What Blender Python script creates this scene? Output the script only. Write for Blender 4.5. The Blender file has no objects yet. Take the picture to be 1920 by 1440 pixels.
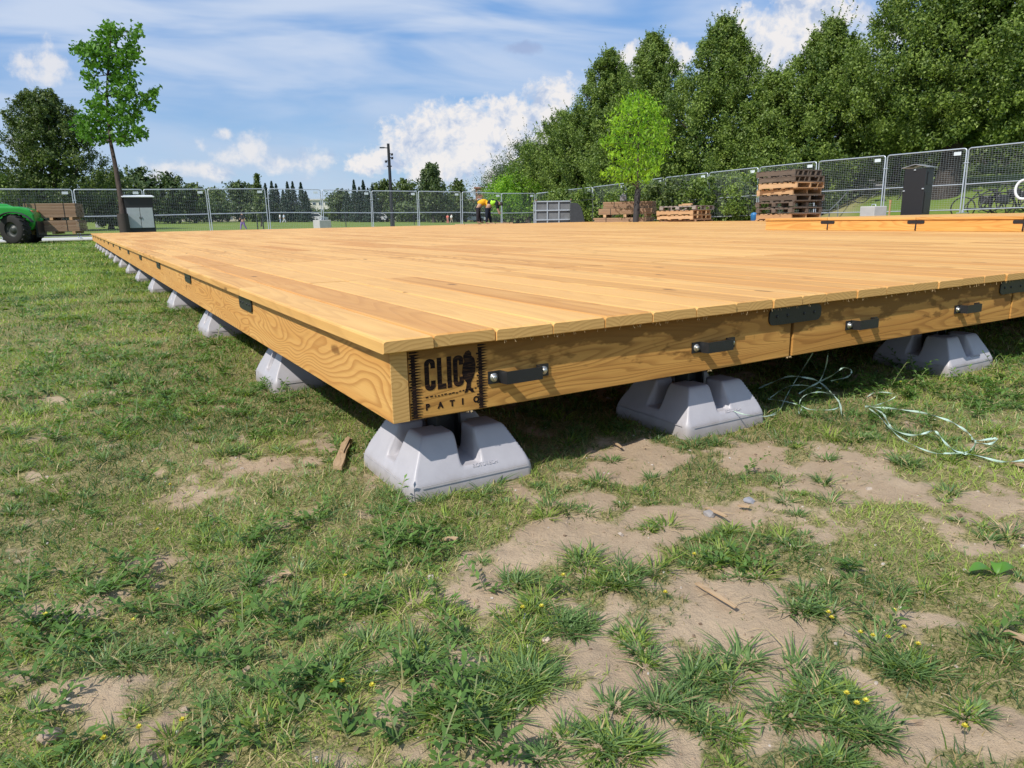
import bpy, bmesh, math, random
import numpy as np
from mathutils import Vector, Matrix
random.seed(7); rng = np.random.default_rng(11)
SC = bpy.context.scene; COL = SC.collection
R = math.radians
# ------------------------------------------------------------------ camera
FPX = 1344.9
yaw, pit, rol = 0.54054, 0.2289, -0.01768
CAM = np.array([-0.477, -1.2655, 0.5753])
Fv = np.array([math.sin(yaw)*math.cos(pit), math.cos(yaw)*math.cos(pit), -math.sin(pit)])
R0 = np.array([math.cos(yaw), -math.sin(yaw), 0.0]); U0 = np.cross(R0, Fv)
Rv = R0*math.cos(rol) + U0*math.sin(rol); Uv = -R0*math.sin(rol) + U0*math.cos(rol)
cd = bpy.data.cameras.new('camera'); cam = bpy.data.objects.new('camera', cd); COL.objects.link(cam)
cd.sensor_width = 36; cd.lens = 36*FPX/1920; cd.clip_start = 0.02; cd.clip_end = 3000
M = Matrix([[Rv[0], Uv[0], -Fv[0], CAM[0]], [Rv[1], Uv[1], -Fv[1], CAM[1]], [Rv[2], Uv[2], -Fv[2], CAM[2]], [0, 0, 0, 1]])
cam.matrix_world = M
SC.camera = cam
def at(u, v, d):
    """world point seen at photo pixel (u,v) at depth d"""
    return Vector(CAM + Fv*d + Rv*(u-960)/FPX*d + Uv*(720-v)/FPX*d)
def proj(P):
    d = np.asarray(P) - CAM; w = np.maximum(d@Fv, 1e-3)
    return 960 + FPX*(d@Rv)/w, 720 - FPX*(d@Uv)/w
def onz(u, v, z=0.0):
    d = Fv + Rv*(u-960)/FPX + Uv*(720-v)/FPX
    t = (z-CAM[2])/d[2]; return Vector(CAM + d*t)
# ------------------------------------------------------------------ sun, sky, exposure
SUN = np.array([-0.050, -0.0195, 0.058]); SUN = SUN/np.linalg.norm(SUN)      # towards the sun
sl = bpy.data.lights.new('sun', 'SUN'); sl.energy = 4.9; sl.angle = R(0.5); sl.color = (1.0, 0.95, 0.87)
so = bpy.data.objects.new('sun', sl); COL.objects.link(so)
so.rotation_euler = Vector(SUN).to_track_quat('Z', 'Y').to_euler()
SC.view_settings.view_transform = 'Standard'; SC.view_settings.look = 'None'
SC.view_settings.exposure = 0.0; SC.view_settings.gamma = 1
SC.render.engine = 'CYCLES'

class N:
    """tiny node builder"""
    def __init__(s, tree): s.t = tree; s.n = tree.nodes; s.l = tree.links; s.n.clear()
    def new(s, typ, **kw):
        n = s.n.new(typ)
        for k, v in kw.items(): setattr(n, k, v)
        return n
    def put(s, sock, v):
        if v is None: return
        if isinstance(v, bpy.types.NodeSocket): s.l.new(v, sock)
        else:
            if sock.type == 'RGBA' and len(v) == 3: v = (*v, 1)
            sock.default_value = v
    def m(s, op, a, b=None, c=None, clamp=False):
        n = s.new('ShaderNodeMath', operation=op, use_clamp=clamp)
        for i, v in enumerate((a, b, c)): s.put(n.inputs[i], v)
        return n.outputs[0]
    def v(s, op, a, b=None, sc=None):
        n = s.new('ShaderNodeVectorMath', operation=op)
        s.put(n.inputs[0], a); s.put(n.inputs[1], b)
        if sc is not None: s.put(n.inputs['Scale'], sc)
        return n.outputs['Value'] if op in ('LENGTH', 'DOT_PRODUCT', 'DISTANCE') else n.outputs[0]
    def noise(s, vec, scale=5, detail=3, rough=.5, dist=0, col=False, dim='3D'):
        n = s.new('ShaderNodeTexNoise', noise_dimensions=dim)
        s.put(n.inputs['Vector'], vec); s.put(n.inputs['Scale'], scale); s.put(n.inputs['Detail'], detail)
        s.put(n.inputs['Roughness'], rough); s.put(n.inputs['Distortion'], dist)
        return n.outputs['Color' if col else 'Fac']
    def ramp(s, fac, stops, interp='LINEAR'):
        n = s.new('ShaderNodeValToRGB'); cr = n.color_ramp; cr.interpolation = interp
        while len(cr.elements) < len(stops): cr.elements.new(.5)
        for e, (p, c) in zip(cr.elements, stops):
            e.position = p; e.color = (*c, 1) if len(c) == 3 else c
        s.put(n.inputs[0], fac); return n.outputs[0]
    def mix(s, f, a, b, mode='MIX'):
        n = s.new('ShaderNodeMix', data_type='RGBA', blend_type=mode)
        s.put(n.inputs[0], f); s.put(n.inputs[6], a); s.put(n.inputs[7], b); return n.outputs[2]
    def mr(s, v, a, b, c=0, d=1, smooth=True):
        n = s.new('ShaderNodeMapRange', interpolation_type='SMOOTHSTEP' if smooth else 'LINEAR')
        for i, x in enumerate((v, a, b, c, d)): s.put(n.inputs[i], x)
        return n.outputs[0]
    def xyz(s, x=0, y=0, z=0):
        n = s.new('ShaderNodeCombineXYZ')
        for i, q in enumerate((x, y, z)): s.put(n.inputs[i], q)
        return n.outputs[0]
    def sep(s, v):
        n = s.new('ShaderNodeSeparateXYZ'); s.put(n.inputs[0], v); return n.outputs
    def obj(s): return s.new('ShaderNodeTexCoord').outputs['Object']
    def attr(s, name, typ='GEOMETRY'):
        return s.new('ShaderNodeAttribute', attribute_name=name, attribute_type=typ).outputs
    def bump(s, h, strength=.3, dist=.01):
        n = s.new('ShaderNodeBump'); s.put(n.inputs['Height'], h); n.inputs['Strength'].default_value = strength
        n.inputs['Distance'].default_value = dist; return n.outputs[0]
    def bsdf(s, col, rough=.6, metal=0, spec=.5, normal=None):
        b = s.new('ShaderNodeBsdfPrincipled'); s.put(b.inputs['Base Color'], col); s.put(b.inputs['Roughness'], rough)
        s.put(b.inputs['Metallic'], metal); s.put(b.inputs['Specular IOR Level'], spec)
        if normal is not None: s.put(b.inputs['Normal'], normal)
        return b
    def out(s, sh): s.l.new(sh, s.new('ShaderNodeOutputMaterial').inputs[0])

W = bpy.data.worlds.new("World"); SC.world = W; W.use_nodes = True
def build_world():
    n = N(W.node_tree)
    sky = n.new('ShaderNodeTexSky', sky_type='NISHITA'); sky.sun_disc = False
    sky.sun_elevation = math.asin(SUN[2]); sky.sun_rotation = math.atan2(SUN[0], SUN[1])
    sky.air_density = 1.0; sky.dust_density = 0.6; sky.ozone_density = 2.2
    d = n.new('ShaderNodeTexCoord').outputs['Generated']
    fh = Vector((math.sin(yaw), math.cos(yaw), 0)); rh = Vector((math.cos(yaw), -math.sin(yaw), 0))
    a = n.v('DOT_PRODUCT', d, rh); b = n.m('ABSOLUTE', n.v('DOT_PRODUCT', d, fh)); b = n.m('MAXIMUM', b, .12)
    z = n.sep(d)[2]
    u = n.m('DIVIDE', a, b); v = n.m('DIVIDE', z, b)
    p = n.xyz(u, v, 0)
    def tan(px, py):
        q = Fv + Rv*(px-960)/FPX + Uv*(720-py)/FPX
        w = q[0]*fh[0]+q[1]*fh[1]; return (q[0]*rh[0]+q[1]*rh[1])/w, q[2]/w
    # cumulus: groups of puffs broken up by fractal noise
    warp = n.noise(p, 9, 4, .6, col=True)
    pw = n.v('ADD', p, n.v('MULTIPLY', n.v('SUBTRACT', warp, (.5, .5, .5)), (.045, .045, 0)))
    blobs = [(1040,192,34,34),(1000,225,52,42),(950,250,66,45),(890,262,66,42),(815,245,40,34),(838,262,56,30),(775,268,44,28),
             (860,305,80,28),(950,310,80,34),(700,300,48,22),(720,300,60,18),(470,268,30,26),(440,290,40,26),(420,248,16,12),(400,325,50,16),
             (330,315,55,18),(590,295,40,20),(380,270,16,12),(100,115,52,32),(60,125,45,18),(1182,118,36,22),(1425,95,52,52),
             (1490,45,42,52),(1540,25,36,34),(1400,130,50,26),(1480,110,60,34),(1600,90,50,30),(1660,40,60,42),(1640,130,46,24),(35,262,28,20),(1275,105,24,22)]
    softb = [(470,268,30,26),(440,290,40,26),(420,248,16,12),(400,325,50,16),(330,315,55,18),(590,295,40,20),(380,270,16,12),(700,300,48,22),
             (100,115,52,32),(60,125,45,18),(1600,90,50,30),(1660,40,60,42),(1640,130,46,24),(520,300,30,14),(300,330,60,12),(1000,330,60,16),(35,262,28,20)]
    blobs = [b_ for b_ in blobs if b_ not in softb and b_[:2] not in [q_[:2] for q_ in softb]]
    def field(bl, kx):
        acc = None
        for (x, y, rx, ry) in bl:
            rx *= kx; ry *= kx; c = tan(x, y)
            dd = n.v('LENGTH', n.v('MULTIPLY', n.v('SUBTRACT', pw, (c[0], c[1], 0)), (FPX/rx, FPX/ry, 0)))
            acc = dd if acc is None else n.m('SMOOTH_MIN', acc, dd, .35)
        return acc
    acc = None
    for (x, y, rx, ry) in blobs:
        rx *= 1.28; ry *= 1.28
        c = tan(x, y); s = (FPX/rx, FPX/ry)
        dd = n.v('LENGTH', n.v('MULTIPLY', n.v('SUBTRACT', pw, (c[0], c[1], 0)), (s[0], s[1], 0)))
        acc = dd if acc is None else n.m('SMOOTH_MIN', acc, dd, .35)
    bil = n.noise(p, 26, 7, .62)
    body = n.m('SUBTRACT', 1.15, acc)
    f = n.m('ADD', body, n.m('MULTIPLY', n.m('SUBTRACT', bil, .5), 2.7))
    f = n.m('ADD', f, n.m('MULTIPLY', n.m('SUBTRACT', n.noise(p, 90, 5, .6), .5), 1.0))
    mask = n.mr(f, -.10, .55)
    fs = n.m('ADD', n.m('SUBTRACT', 1.1, field(softb, 1.02)), n.m('MULTIPLY', n.m('SUBTRACT', bil, .5), 3.4))
    masks = n.m('MULTIPLY', n.mr(fs, -.1, 1.0), .80)
    mask = n.m('MAXIMUM', mask, masks)
    relief = n.noise(n.v('ADD', pw, (.012, -.016, 0)), 24, 6, .6)
    relief = n.m('ADD', n.m('MULTIPLY', n.m('SUBTRACT', n.noise(pw, 24, 6, .6), relief), 4.2), n.mr(f, -.2, 1.6, .80, .50), clamp=True)
    ccol = n.ramp(relief, [(0, (.52, .62, .82)), (.45, (.80, .83, .91)), (.8, (1.0, .96, .94))])
    # thin high streaks
    st = n.noise(n.v('MULTIPLY', n.v('ADD', p, n.xyz(0, n.m('MULTIPLY', u, .10), 0)), (1.5, 8.0, 1)), 2.0, 4, .48, .5)
    st2 = n.noise(n.v('MULTIPLY', p, (3.0, 24.0, 1)), 1.6, 4, .55, .4)
    hz = n.mr(v, -.02, .30)
    cir = n.mr(n.m('ADD', n.m('MULTIPLY', st, .88), n.m('MULTIPLY', st2, .12)), .34, .64)
    cirA = n.m('MULTIPLY', cir, n.mr(v, .07, .24, .35, .85))
    base = n.mix(1, sky.outputs[0], (.92, 1.06, 1.20), 'MULTIPLY')
    grad = n.mix(hz, (4.6, 6.5, 8.9), (1.75, 4.1, 8.5))
    base = n.mix(.72, base, grad)
    base = n.mix(cirA, base, (6.7, 7.6, 9.2))
    low = n.mr(n.noise(n.v('MULTIPLY', p, (5, 14, 1)), 1.5, 5, .6), .4, .7)
    base = n.mix(n.m('MULTIPLY', low, n.mr(v, .0, .2, .6, 0.0)), base, (5.6, 6.3, 7.8))
    # one small grey cloudlet
    c = tan(975, 92)
    dd = n.v('LENGTH', n.v('MULTIPLY', n.v('SUBTRACT', pw, (c[0], c[1]+.0, 0)), (FPX/38, FPX/13, 0)))
    dm = n.mr(n.m('ADD', n.m('SUBTRACT', 1, dd), n.m('MULTIPLY', n.m('SUBTRACT', bil, .5), 1.6)), .0, .7, 0, .7)
    base = n.mix(dm, base, (3.5, 4.5, 7.0))
    clouds = n.mix(1, ccol, (9.6, 9.6, 9.6), 'MULTIPLY')
    colr = n.mix(n.m('MULTIPLY', mask, .93), base, clouds)
    bg = n.new('ShaderNodeBackground'); n.put(bg.inputs[0], colr); bg.inputs[1].default_value = 0.095
    n.l.new(bg.outputs[0], n.new('ShaderNodeOutputWorld').inputs[0])
build_world()
W.cycles.sampling_method = 'MANUAL'; W.cycles.sample_map_resolution = 512

# ------------------------------------------------------------------ materials
def mat(name, fn):
    m = bpy.data.materials.new(name); m.use_nodes = True; fn(N(m.node_tree)); return m
def simple(name, col, rough=.6, metal=0, spec=.5, var=.15, sc=8, bump=0):
    def f(n):
        o = n.obj(); nz = n.noise(o, sc, 4, .6)
        c = n.mix(n.m('MULTIPLY', nz, 1.0), tuple(x*(1-var) for x in col), tuple(min(1, x*(1+var)) for x in col))
        n.out(n.bsdf(c, n.mr(nz, .2, .8, rough*.85, min(1, rough*1.12), False), metal, spec,
                     n.bump(n.noise(o, sc*6, 4, .6), bump, .004) if bump else None).outputs[0])
    return mat(name, f)
def wood(name, light, mid, dark, axis=1, rings=16, line=.55, tone=.35, across=5.0, along=.55, rough=.62, top_dark=0, spec=.35, knots=True, bmp=.25):
    """procedural softwood; grain runs along axis; face attribute bid offsets every board"""
    def f(n):
        o = n.obj(); bid = n.attr('bid')[2]
        off = n.xyz(n.m('MULTIPLY', bid, 71.3), n.m('MULTIPLY', bid, 39.7), n.m('MULTIPLY', bid, 53.1))
        s = [across]*3; s[axis] = along
        q = n.v('ADD', n.v('MULTIPLY', o, tuple(s)), off)
        wv = n.noise(q, 1.0, 2, .45, .35)
        ring = n.m('FRACT', n.m('MULTIPLY', wv, rings))
        late = n.m('MULTIPLY', n.mr(ring, .35, .86), n.mr(ring, 1.0, .90))
        s2 = [260.0]*3; s2[axis] = 5.0
        fib = n.noise(n.v('ADD', n.v('MULTIPLY', o, tuple(s2)), off), 1, 3, .6)
        s3 = [26.0]*3; s3[axis] = .9
        streak = n.noise(n.v('ADD', n.v('MULTIPLY', o, tuple(s3)), off), 1, 3, .6)
        rnd = n.new('ShaderNodeTexWhiteNoise', noise_dimensions='1D'); n.put(rnd.inputs['W'], bid)
        c = n.mix(n.mr(streak, .3, .7), light, mid)
        c = n.mix(n.m('MULTIPLY', late, line), c, dark)
        c = n.mix(n.m('MULTIPLY', n.mr(fib, .45, .8), .25), c, dark)
        c = n.mix(n.m('MULTIPLY', rnd.outputs[0], tone), c, tuple(x*y for x, y in zip(mid, (.92, .80, .70))))
        c2 = n.mix(n.m('MULTIPLY', n.sep(rnd.outputs[1])[1], tone*.8), c, (min(1, light[0]*1.12), light[1]*1.14, light[2]*1.2))
        c = c2
        dust = n.noise(o, 1.7, 4, .6); c = n.mix(n.mr(dust, .42, .72, 0, .20), c, tuple(x*y for x, y in zip(mid, (.80, .80, .95))))
        if knots:
            vo = n.new('ShaderNodeTexVoronoi', feature='F1'); s4 = [9.0]*3; s4[axis] = 3.6
            n.put(vo.inputs['Vector'], n.v('ADD', n.v('MULTIPLY', o, tuple(s4)), n.v('ADD', off, n.v('MULTIPLY', n.noise(o, 30, 2, .5, col=True), (.14, .14, .14)))))
            n.put(vo.inputs['Scale'], 1.0)
            pick = n.m('GREATER_THAN', n.sep(vo.outputs['Color'])[0], .66)
            kn = n.m('MULTIPLY', n.mr(vo.outputs['Distance'], .15, .07), pick)
            c = n.mix(n.m('MULTIPLY', kn, .72), c, tuple(x*.42 for x in dark))
        if top_dark:
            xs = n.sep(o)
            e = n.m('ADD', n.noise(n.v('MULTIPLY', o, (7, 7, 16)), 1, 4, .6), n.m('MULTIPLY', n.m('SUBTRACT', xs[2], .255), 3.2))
            sm = n.mr(e, .50, .58)  # noisy mask, darkens the wood mostly towards the top edge
            c = n.mix(n.m('MULTIPLY', sm, top_dark), c, tuple(x*.40 for x in mid))
        bh = n.m('ADD', n.m('MULTIPLY', late, .6), fib)
        n.out(n.bsdf(c, n.mr(fib, .2, .8, rough*.85, rough*1.1, False), 0, spec, n.bump(bh, bmp, .0015)).outputs[0])
    return mat(name, f)
MW = {}
MW['deck'] = wood('deck_wood', (.73,.43,.138), (.575,.285,.072), (.33,.135,.032), 1, 22, .55, .80, 4.5, .42, .60)
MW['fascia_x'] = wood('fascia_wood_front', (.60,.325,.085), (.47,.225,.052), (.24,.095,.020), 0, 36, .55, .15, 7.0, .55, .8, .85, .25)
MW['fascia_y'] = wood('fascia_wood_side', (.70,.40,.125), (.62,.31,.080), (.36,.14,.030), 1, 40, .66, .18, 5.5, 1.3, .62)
MW['step'] = wood('step_wood', (.74,.42,.125), (.66,.34,.085), (.42,.17,.035), 1, 18, .5, .25, 5.5, .8, .55)
MW['lumber'] = wood('stacked_lumber', (.34,.23,.15), (.26,.165,.10), (.13,.08,.045), 0, 12, .4, .65, 6, .6, .8)
MW['pallet'] = wood('pallet_wood', (.56,.37,.20), (.44,.27,.135), (.22,.13,.07), 0, 10, .4, .75, 6, .8, .8)
MW['pallet_old'] = wood('pallet_wood_weathered', (.17,.135,.105), (.11,.085,.065), (.05,.038,.03), 0, 10, .4, .5, 6, .8, .85)
MW['grey_wood'] = wood('pallet_wood_grey', (.34,.30,.26), (.26,.22,.19), (.13,.11,.09), 0, 10, .4, .5, 6, .8, .85)
MW['scrap'] = wood('scrap_wood', (.50,.36,.22), (.42,.29,.16), (.22,.14,.08), 1, 14, .5, .3, 30, 4, .8)
def endgrain(n):
    o = n.obj(); bid = n.attr('bid')[2]
    x = n.sep(o)
    rr = n.new('ShaderNodeTexWhiteNoise', noise_dimensions='1D'); n.put(rr.inputs['W'], bid); rc = n.sep(rr.outputs[1])
    fx = n.m('ADD', n.m('FRACT', n.m('MULTIPLY', x[0], 7.0)), n.m('MULTIPLY', rc[0], 1.0))
    pz = n.m('ADD', n.m('MULTIPLY', n.m('SUBTRACT', x[2], .30), 12.0), n.m('MULTIPLY', rc[1], .8))
    rad = n.v('LENGTH', n.xyz(n.m('SUBTRACT', fx, 1.0), pz, 0))
    ring = n.m('FRACT', n.m('ADD', n.m('MULTIPLY', rad, 11), n.m('MULTIPLY', n.noise(o, 12, 3, .5), 2)))
    c = n.mix(n.mr(ring, .3, .95, 0, .5), (.66,.41,.145), (.34,.165,.045))
    c = n.mix(n.m('MULTIPLY', n.noise(o, 35, 3, .6), .5), c, (.50,.28,.095))
    n.out(n.bsdf(c, .8, 0, .2, n.bump(n.noise(o, 500, 2, .6), .3, .001)).outputs[0])
MW['end'] = mat('board_end_grain', endgrain)
BLACK = simple('black_powder_coated_steel', (.016,.017,.019), .42, 0, .5, .3, 30, .15)
BOLT = simple('zinc_bolt', (.62,.60,.55), .35, .9, .5, .2, 60)
GALV = simple('galvanised_steel', (.52,.56,.60), .42, .55, .5, .12, 10)
WIRE = simple('galvanised_wire', (.46,.50,.52), .5, .3, .5, .1, 10)
CONC = simple('concrete', (.46,.45,.43), .9, 0, .3, .18, 5, .4)
CHAR = mat('burned_ink', lambda n: n.out(n.bsdf(n.mix(n.mr(n.noise(n.v('MULTIPLY', n.obj(), (40, 40, 420)), 1, 3, .6), .45, .75), (.012,.008,.008), (.09,.045,.02)), .85, 0, .1).outputs[0]))
def pad_mat(n):
    o = n.obj(); nz = n.noise(o, 14, 5, .65)
    dirt = n.m('MULTIPLY', n.mr(n.m('ADD', n.sep(o)[2], n.m('MULTIPLY', n.m('SUBTRACT', nz, .5), .05)), .045, .0), .6)
    c = n.mix(n.mr(nz, .3, .8), (.40,.385,.41), (.45,.435,.46))
    c = n.mix(dirt, c, (.24,.20,.16))
    n.out(n.bsdf(c, n.mr(nz, .2, .8, .36, .52, False), 0, .45, n.bump(n.noise(o, 180, 3, .6), .08, .001)).outputs[0])
PAD = mat('grey_moulded_plastic', pad_mat)

def leafmat(name, dark, light, trans=.35, rough=.5):
    """leaf colours vary by the per-face attribute tone"""
    def f(n):
        t = n.attr('tone')[2]
        c = n.mix(t, dark, light)
        b = n.bsdf(c, rough, 0, .35)
        tr = n.new('ShaderNodeBsdfTranslucent'); n.put(tr.inputs[0], n.mix(1, c, (1.15, 1.35, .6), 'MULTIPLY'))
        mx = n.new('ShaderNodeMixShader'); mx.inputs[0].default_value = trans
        n.l.new(b.outputs[0], mx.inputs[1]); n.l.new(tr.outputs[0], mx.inputs[2]); n.out(mx.outputs[0])
    return mat(name, f)
def bark(name, c):
    def f(n):
        o = n.obj(); v = n.noise(n.v('MULTIPLY', o, (9, 9, 1.6)), 1.5, 5, .65)
        n.out(n.bsdf(n.mix(n.mr(v, .35, .65), tuple(x*.55 for x in c), c), .9, 0, .2, n.bump(v, .7, .03)).outputs[0])
    return mat(name, f)
BARK = bark('bark', (.10,.08,.065)); BARK_Y = bark('young_bark', (.085,.065,.055))

# ------------------------------------------------------------------ object helpers
class MB:
    def __init__(s): s.v = []; s.f = []; s.b = []; s.m = []; s.sm = []
    def add(s, vs, fs, bid=0.0, mi=0, smooth=False):
        k = len(s.v); s.v.extend([tuple(v) for v in vs])
        for f in fs: s.f.append([k+i for i in f]); s.b.append(bid); s.m.append(mi); s.sm.append(smooth)
    def box(s, c, d, rot=None, bid=0.0, mi=0, taper=1.0, bev=0):
        x, y, z = d[0]/2, d[1]/2, d[2]/2
        if bev:
            b = min(bev, x*.9, y*.9, z*.9); vs = []; 
            bm = bmesh.new(); bmesh.ops.create_cube(bm, size=1)
            for v in bm.verts: v.co = Vector((v.co.x*d[0], v.co.y*d[1], v.co.z*d[2]))
            bmesh.ops.bevel(bm, geom=bm.edges[:], offset=b, segments=2, affect='EDGES', profile=.5)
            vs = [v.co.copy() for v in bm.verts]; bm.verts.index_update()
            fs = [[v.index for v in f.verts] for f in bm.faces]; bm.free()
            if taper != 1: vs = [Vector((v.x*(taper if v.z > 0 else 1), v.y*(taper if v.z > 0 else 1), v.z)) for v in vs]
        else:
            t = taper
            vs = [Vector(p) for p in ((-x,-y,-z),(x,-y,-z),(x,y,-z),(-x,y,-z),(-x*t,-y*t,z),(x*t,-y*t,z),(x*t,y*t,z),(-x*t,y*t,z))]
            fs = [(0,3,2,1),(4,5,6,7),(0,1,5,4),(1,2,6,5),(2,3,7,6),(3,0,4,7)]
        if rot is not None: vs = [rot @ v for v in vs]
        c = Vector(c); s.add([v+c for v in vs], fs, bid, mi)
    def tube(s, pts, rad, seg=8, mi=0, cap=True, bid=0.0):
        pts = [Vector(p) for p in pts]; rad = rad if hasattr(rad, '__len__') else [rad]*len(pts)
        vs = []; fs = []; up = None
        for i, p in enumerate(pts):
            t = (pts[min(i+1, len(pts)-1)] - pts[max(i-1, 0)]); t.normalize()
            if up is None: up = t.orthogonal().normalized()
            up = (up - t*up.dot(t)); up = up.normalized() if up.length > 1e-6 else t.orthogonal().normalized()
            w = t.cross(up)
            for k in range(seg):
                a = 2*math.pi*k/seg; vs.append(p + (up*math.cos(a)+w*math.sin(a))*rad[i])
        for i in range(len(pts)-1):
            for k in range(seg):
                k2 = (k+1) % seg; fs.append((i*seg+k, i*seg+k2, (i+1)*seg+k2, (i+1)*seg+k))
        s.add(vs, fs, bid, mi, seg > 5)
        if cap:
            s.add(vs[:seg], [tuple(range(seg))[::-1]], bid, mi); s.add(vs[-seg:], [tuple(range(seg))], bid, mi)
    def lathe(s, c, prof, axis='Z', seg=24, mi=0, rot=None):
        vs = []; fs = []
        for (r, h) in prof:
            for k in range(seg):
                a = 2*math.pi*k/seg
                v = Vector((r*math.cos(a), r*math.sin(a), h))
                if axis == 'X': v = Vector((v.z, v.x, v.y))
                if axis == 'Y': v = Vector((v.x, v.z, v.y))
                if rot is not None: v = rot @ v
                vs.append(v+Vector(c))
        for i in range(len(prof)-1):
            for k in range(seg):
                k2 = (k+1) % seg; fs.append((i*seg+k, i*seg+k2, (i+1)*seg+k2, (i+1)*seg+k))
        s.add(vs, fs, 0, mi, True)
    def prism(s, poly, d, place, mi=0, bid=0.0):
        """poly = 2D outline, extruded by d, place(x,y,z) -> world"""
        k = len(poly); vs = [place(x, y, 0) for x, y in poly] + [place(x, y, d) for x, y in poly]
        fs = [tuple(range(k))[::-1], tuple(range(k, 2*k))] + [(i, (i+1) % k, k+(i+1) % k, k+i) for i in range(k)]
        s.add(vs, fs, bid, mi)
    def build(s, name, mats, parent=None, loc=None):
        me = bpy.data.meshes.new(name); o_ = Vector(loc) if loc is not None else Vector((0, 0, 0))
        me.from_pydata([(v[0]-o_.x, v[1]-o_.y, v[2]-o_.z) for v in s.v], [], s.f)
        for m in (mats if isinstance(mats, (list, tuple)) else [mats]): me.materials.append(m)
        me.polygons.foreach_set('material_index', s.m); me.polygons.foreach_set('use_smooth', s.sm)
        a = me.attributes.new('bid', 'FLOAT', 'FACE'); a.data.foreach_set('value', s.b)
        me.update(); o = bpy.data.objects.new(name, me); COL.objects.link(o)
        if parent is not None: o.parent = parent
        if loc is not None: o.location = loc
        return o
def tag(o, label=None, cat=None, group=None, kind=None):
    if label: o['label'] = label
    if cat: o['category'] = cat
    if group: o['group'] = group
    if kind: o['kind'] = kind
    return o
def empty(name, loc, rz=0, label=None, cat=None, group=None):
    o = bpy.data.objects.new(name, None); COL.objects.link(o); o.location = loc; o.rotation_euler = (0, 0, rz)
    o.empty_display_size = .2
    return tag(o, label, cat, group)
def copy_tree(o, parent=None):
    c = o.copy(); COL.objects.link(c)
    if parent is not None: c.parent = parent
    for ch in list(o.children): copy_tree(ch, c)
    return c
def npmesh(name, V, F4, mats, tone=None, mi=None, parent=None, smooth=False):
    """big mesh from arrays; F4 = (n,k) faces"""
    V = np.asarray(V, np.float32); F4 = np.asarray(F4, np.int32); n, k = F4.shape
    me = bpy.data.meshes.new(name); me.vertices.add(len(V)); me.vertices.foreach_set('co', V.ravel())
    me.loops.add(n*k); me.loops.foreach_set('vertex_index', F4.ravel())
    me.polygons.add(n); me.polygons.foreach_set('loop_start', np.arange(0, n*k, k, dtype=np.int32))
    for m in (mats if isinstance(mats, (list, tuple)) else [mats]): me.materials.append(m)
    if mi is not None: me.polygons.foreach_set('material_index', np.asarray(mi, np.int32))
    me.update(calc_edges=True)
    if smooth: me.polygons.foreach_set('use_smooth', np.ones(n, bool))
    if tone is not None:
        a = me.attributes.new('tone', 'FLOAT', 'FACE'); a.data.foreach_set('value', np.asarray(tone, np.float32))
    o = bpy.data.objects.new(name, me); COL.objects.link(o)
    if parent is not None: o.parent = parent
    return o
# numpy value noise
_P = rng.random((256, 256)).astype(np.float32)
def vnoise(x, y, f=1.0, ox=0.0):
    x = np.asarray(x)*f+ox+500.3; y = np.asarray(y)*f+ox*1.7+500.7
    xi = np.floor(x).astype(int); yi = np.floor(y).astype(int); fx = x-xi; fy = y-yi
    fx = fx*fx*(3-2*fx); fy = fy*fy*(3-2*fy)
    a = _P[xi % 256, yi % 256]; b = _P[(xi+1) % 256, yi % 256]; c = _P[xi % 256, (yi+1) % 256]; d = _P[(xi+1) % 256, (yi+1) % 256]
    return (a*(1-fx)+b*fx)*(1-fy)+(c*(1-fx)+d*fx)*fy
def fbm(x, y, f=1.0, o=4, ox=0.0):
    s = 0; a = .5; t = 0
    for i in range(o): s = s+a*vnoise(x, y, f*2**i, ox+i*13.7); t += a; a *= .5
    return s/t
def sstep(a, b, x):
    t = np.clip((x-a)/(b-a), 0, 1); return t*t*(3-2*t)

# ------------------------------------------------------------------ ground
def zbase(x, y):
    x = np.asarray(x, float); y = np.asarray(y, float)
    dx = x-CAM[0]; dy = y-CAM[1]
    dd = dx*math.sin(yaw)+dy*math.cos(yaw); uu = dx*math.cos(yaw)-dy*math.sin(yaw)
    z = sstep(42, 120, dd)*(-.23-.0177*np.clip(uu, -150, 150))
    t = (y-15.0)-(x-22)*.53
    hill = np.clip(x-23.0, 0, 8.3)*.215+np.clip(x-31.3, 0, 60)*.05
    z = z+hill*sstep(3.2, -1.5, t)
    return z
def gz(x, y): return float(zbase(x, y))
DIRT = [(1080,1010,90,40,1),(1180,1050,110,45,1),(960,1060,60,45,.9),(1300,1095,100,30,.9),(1410,1150,80,55,1),(1480,1240,80,70,1.1),
 (1560,1370,130,80,1.2),(1700,1340,150,50,1.1),(1850,1410,120,60,.9),(1180,1290,140,75,1.1),(1010,1380,140,55,1.1),(1260,1400,110,40,.9),
 (850,1235,40,40,.8),(900,1130,60,40,.8),(1110,1200,70,60,1),(1620,1195,70,22,.8),(1165,885,65,22,1),(1290,850,150,20,.7),(1500,868,130,32,.95),
 (1640,925,110,20,.8),(1350,965,90,30,1),(1760,960,170,35,.6),(1850,1010,90,60,.6),(1900,790,34,12,.9),(520,885,120,20,.75),(430,872,60,14,.6),
 (345,945,60,14,.8),(270,1062,45,15,1),(200,733,36,7,1),(75,750,40,9,.9),(60,1330,90,50,.9),(10,1290,40,40,.8),(505,1105,60,20,.6),(690,1385,90,22,.8),
 (630,828,36,14,.9),(170,842,30,8,1),(650,1165,55,16,.7),(1250,960,70,30,.6),(1480,1000,70,25,.45),(1680,1080,60,20,.5),(1100,950,60,20,.7),(380,1240,40,16,.5),
 (250,1190,40,14,.4),(790,1290,50,40,.7),(560,1250,30,12,.4),(1790,1180,60,25,.5),(1400,1380,60,60,.5),(235,720,20,6,.6),(45,900,30,10,.5),(960,1180,50,30,.5)]
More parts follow.
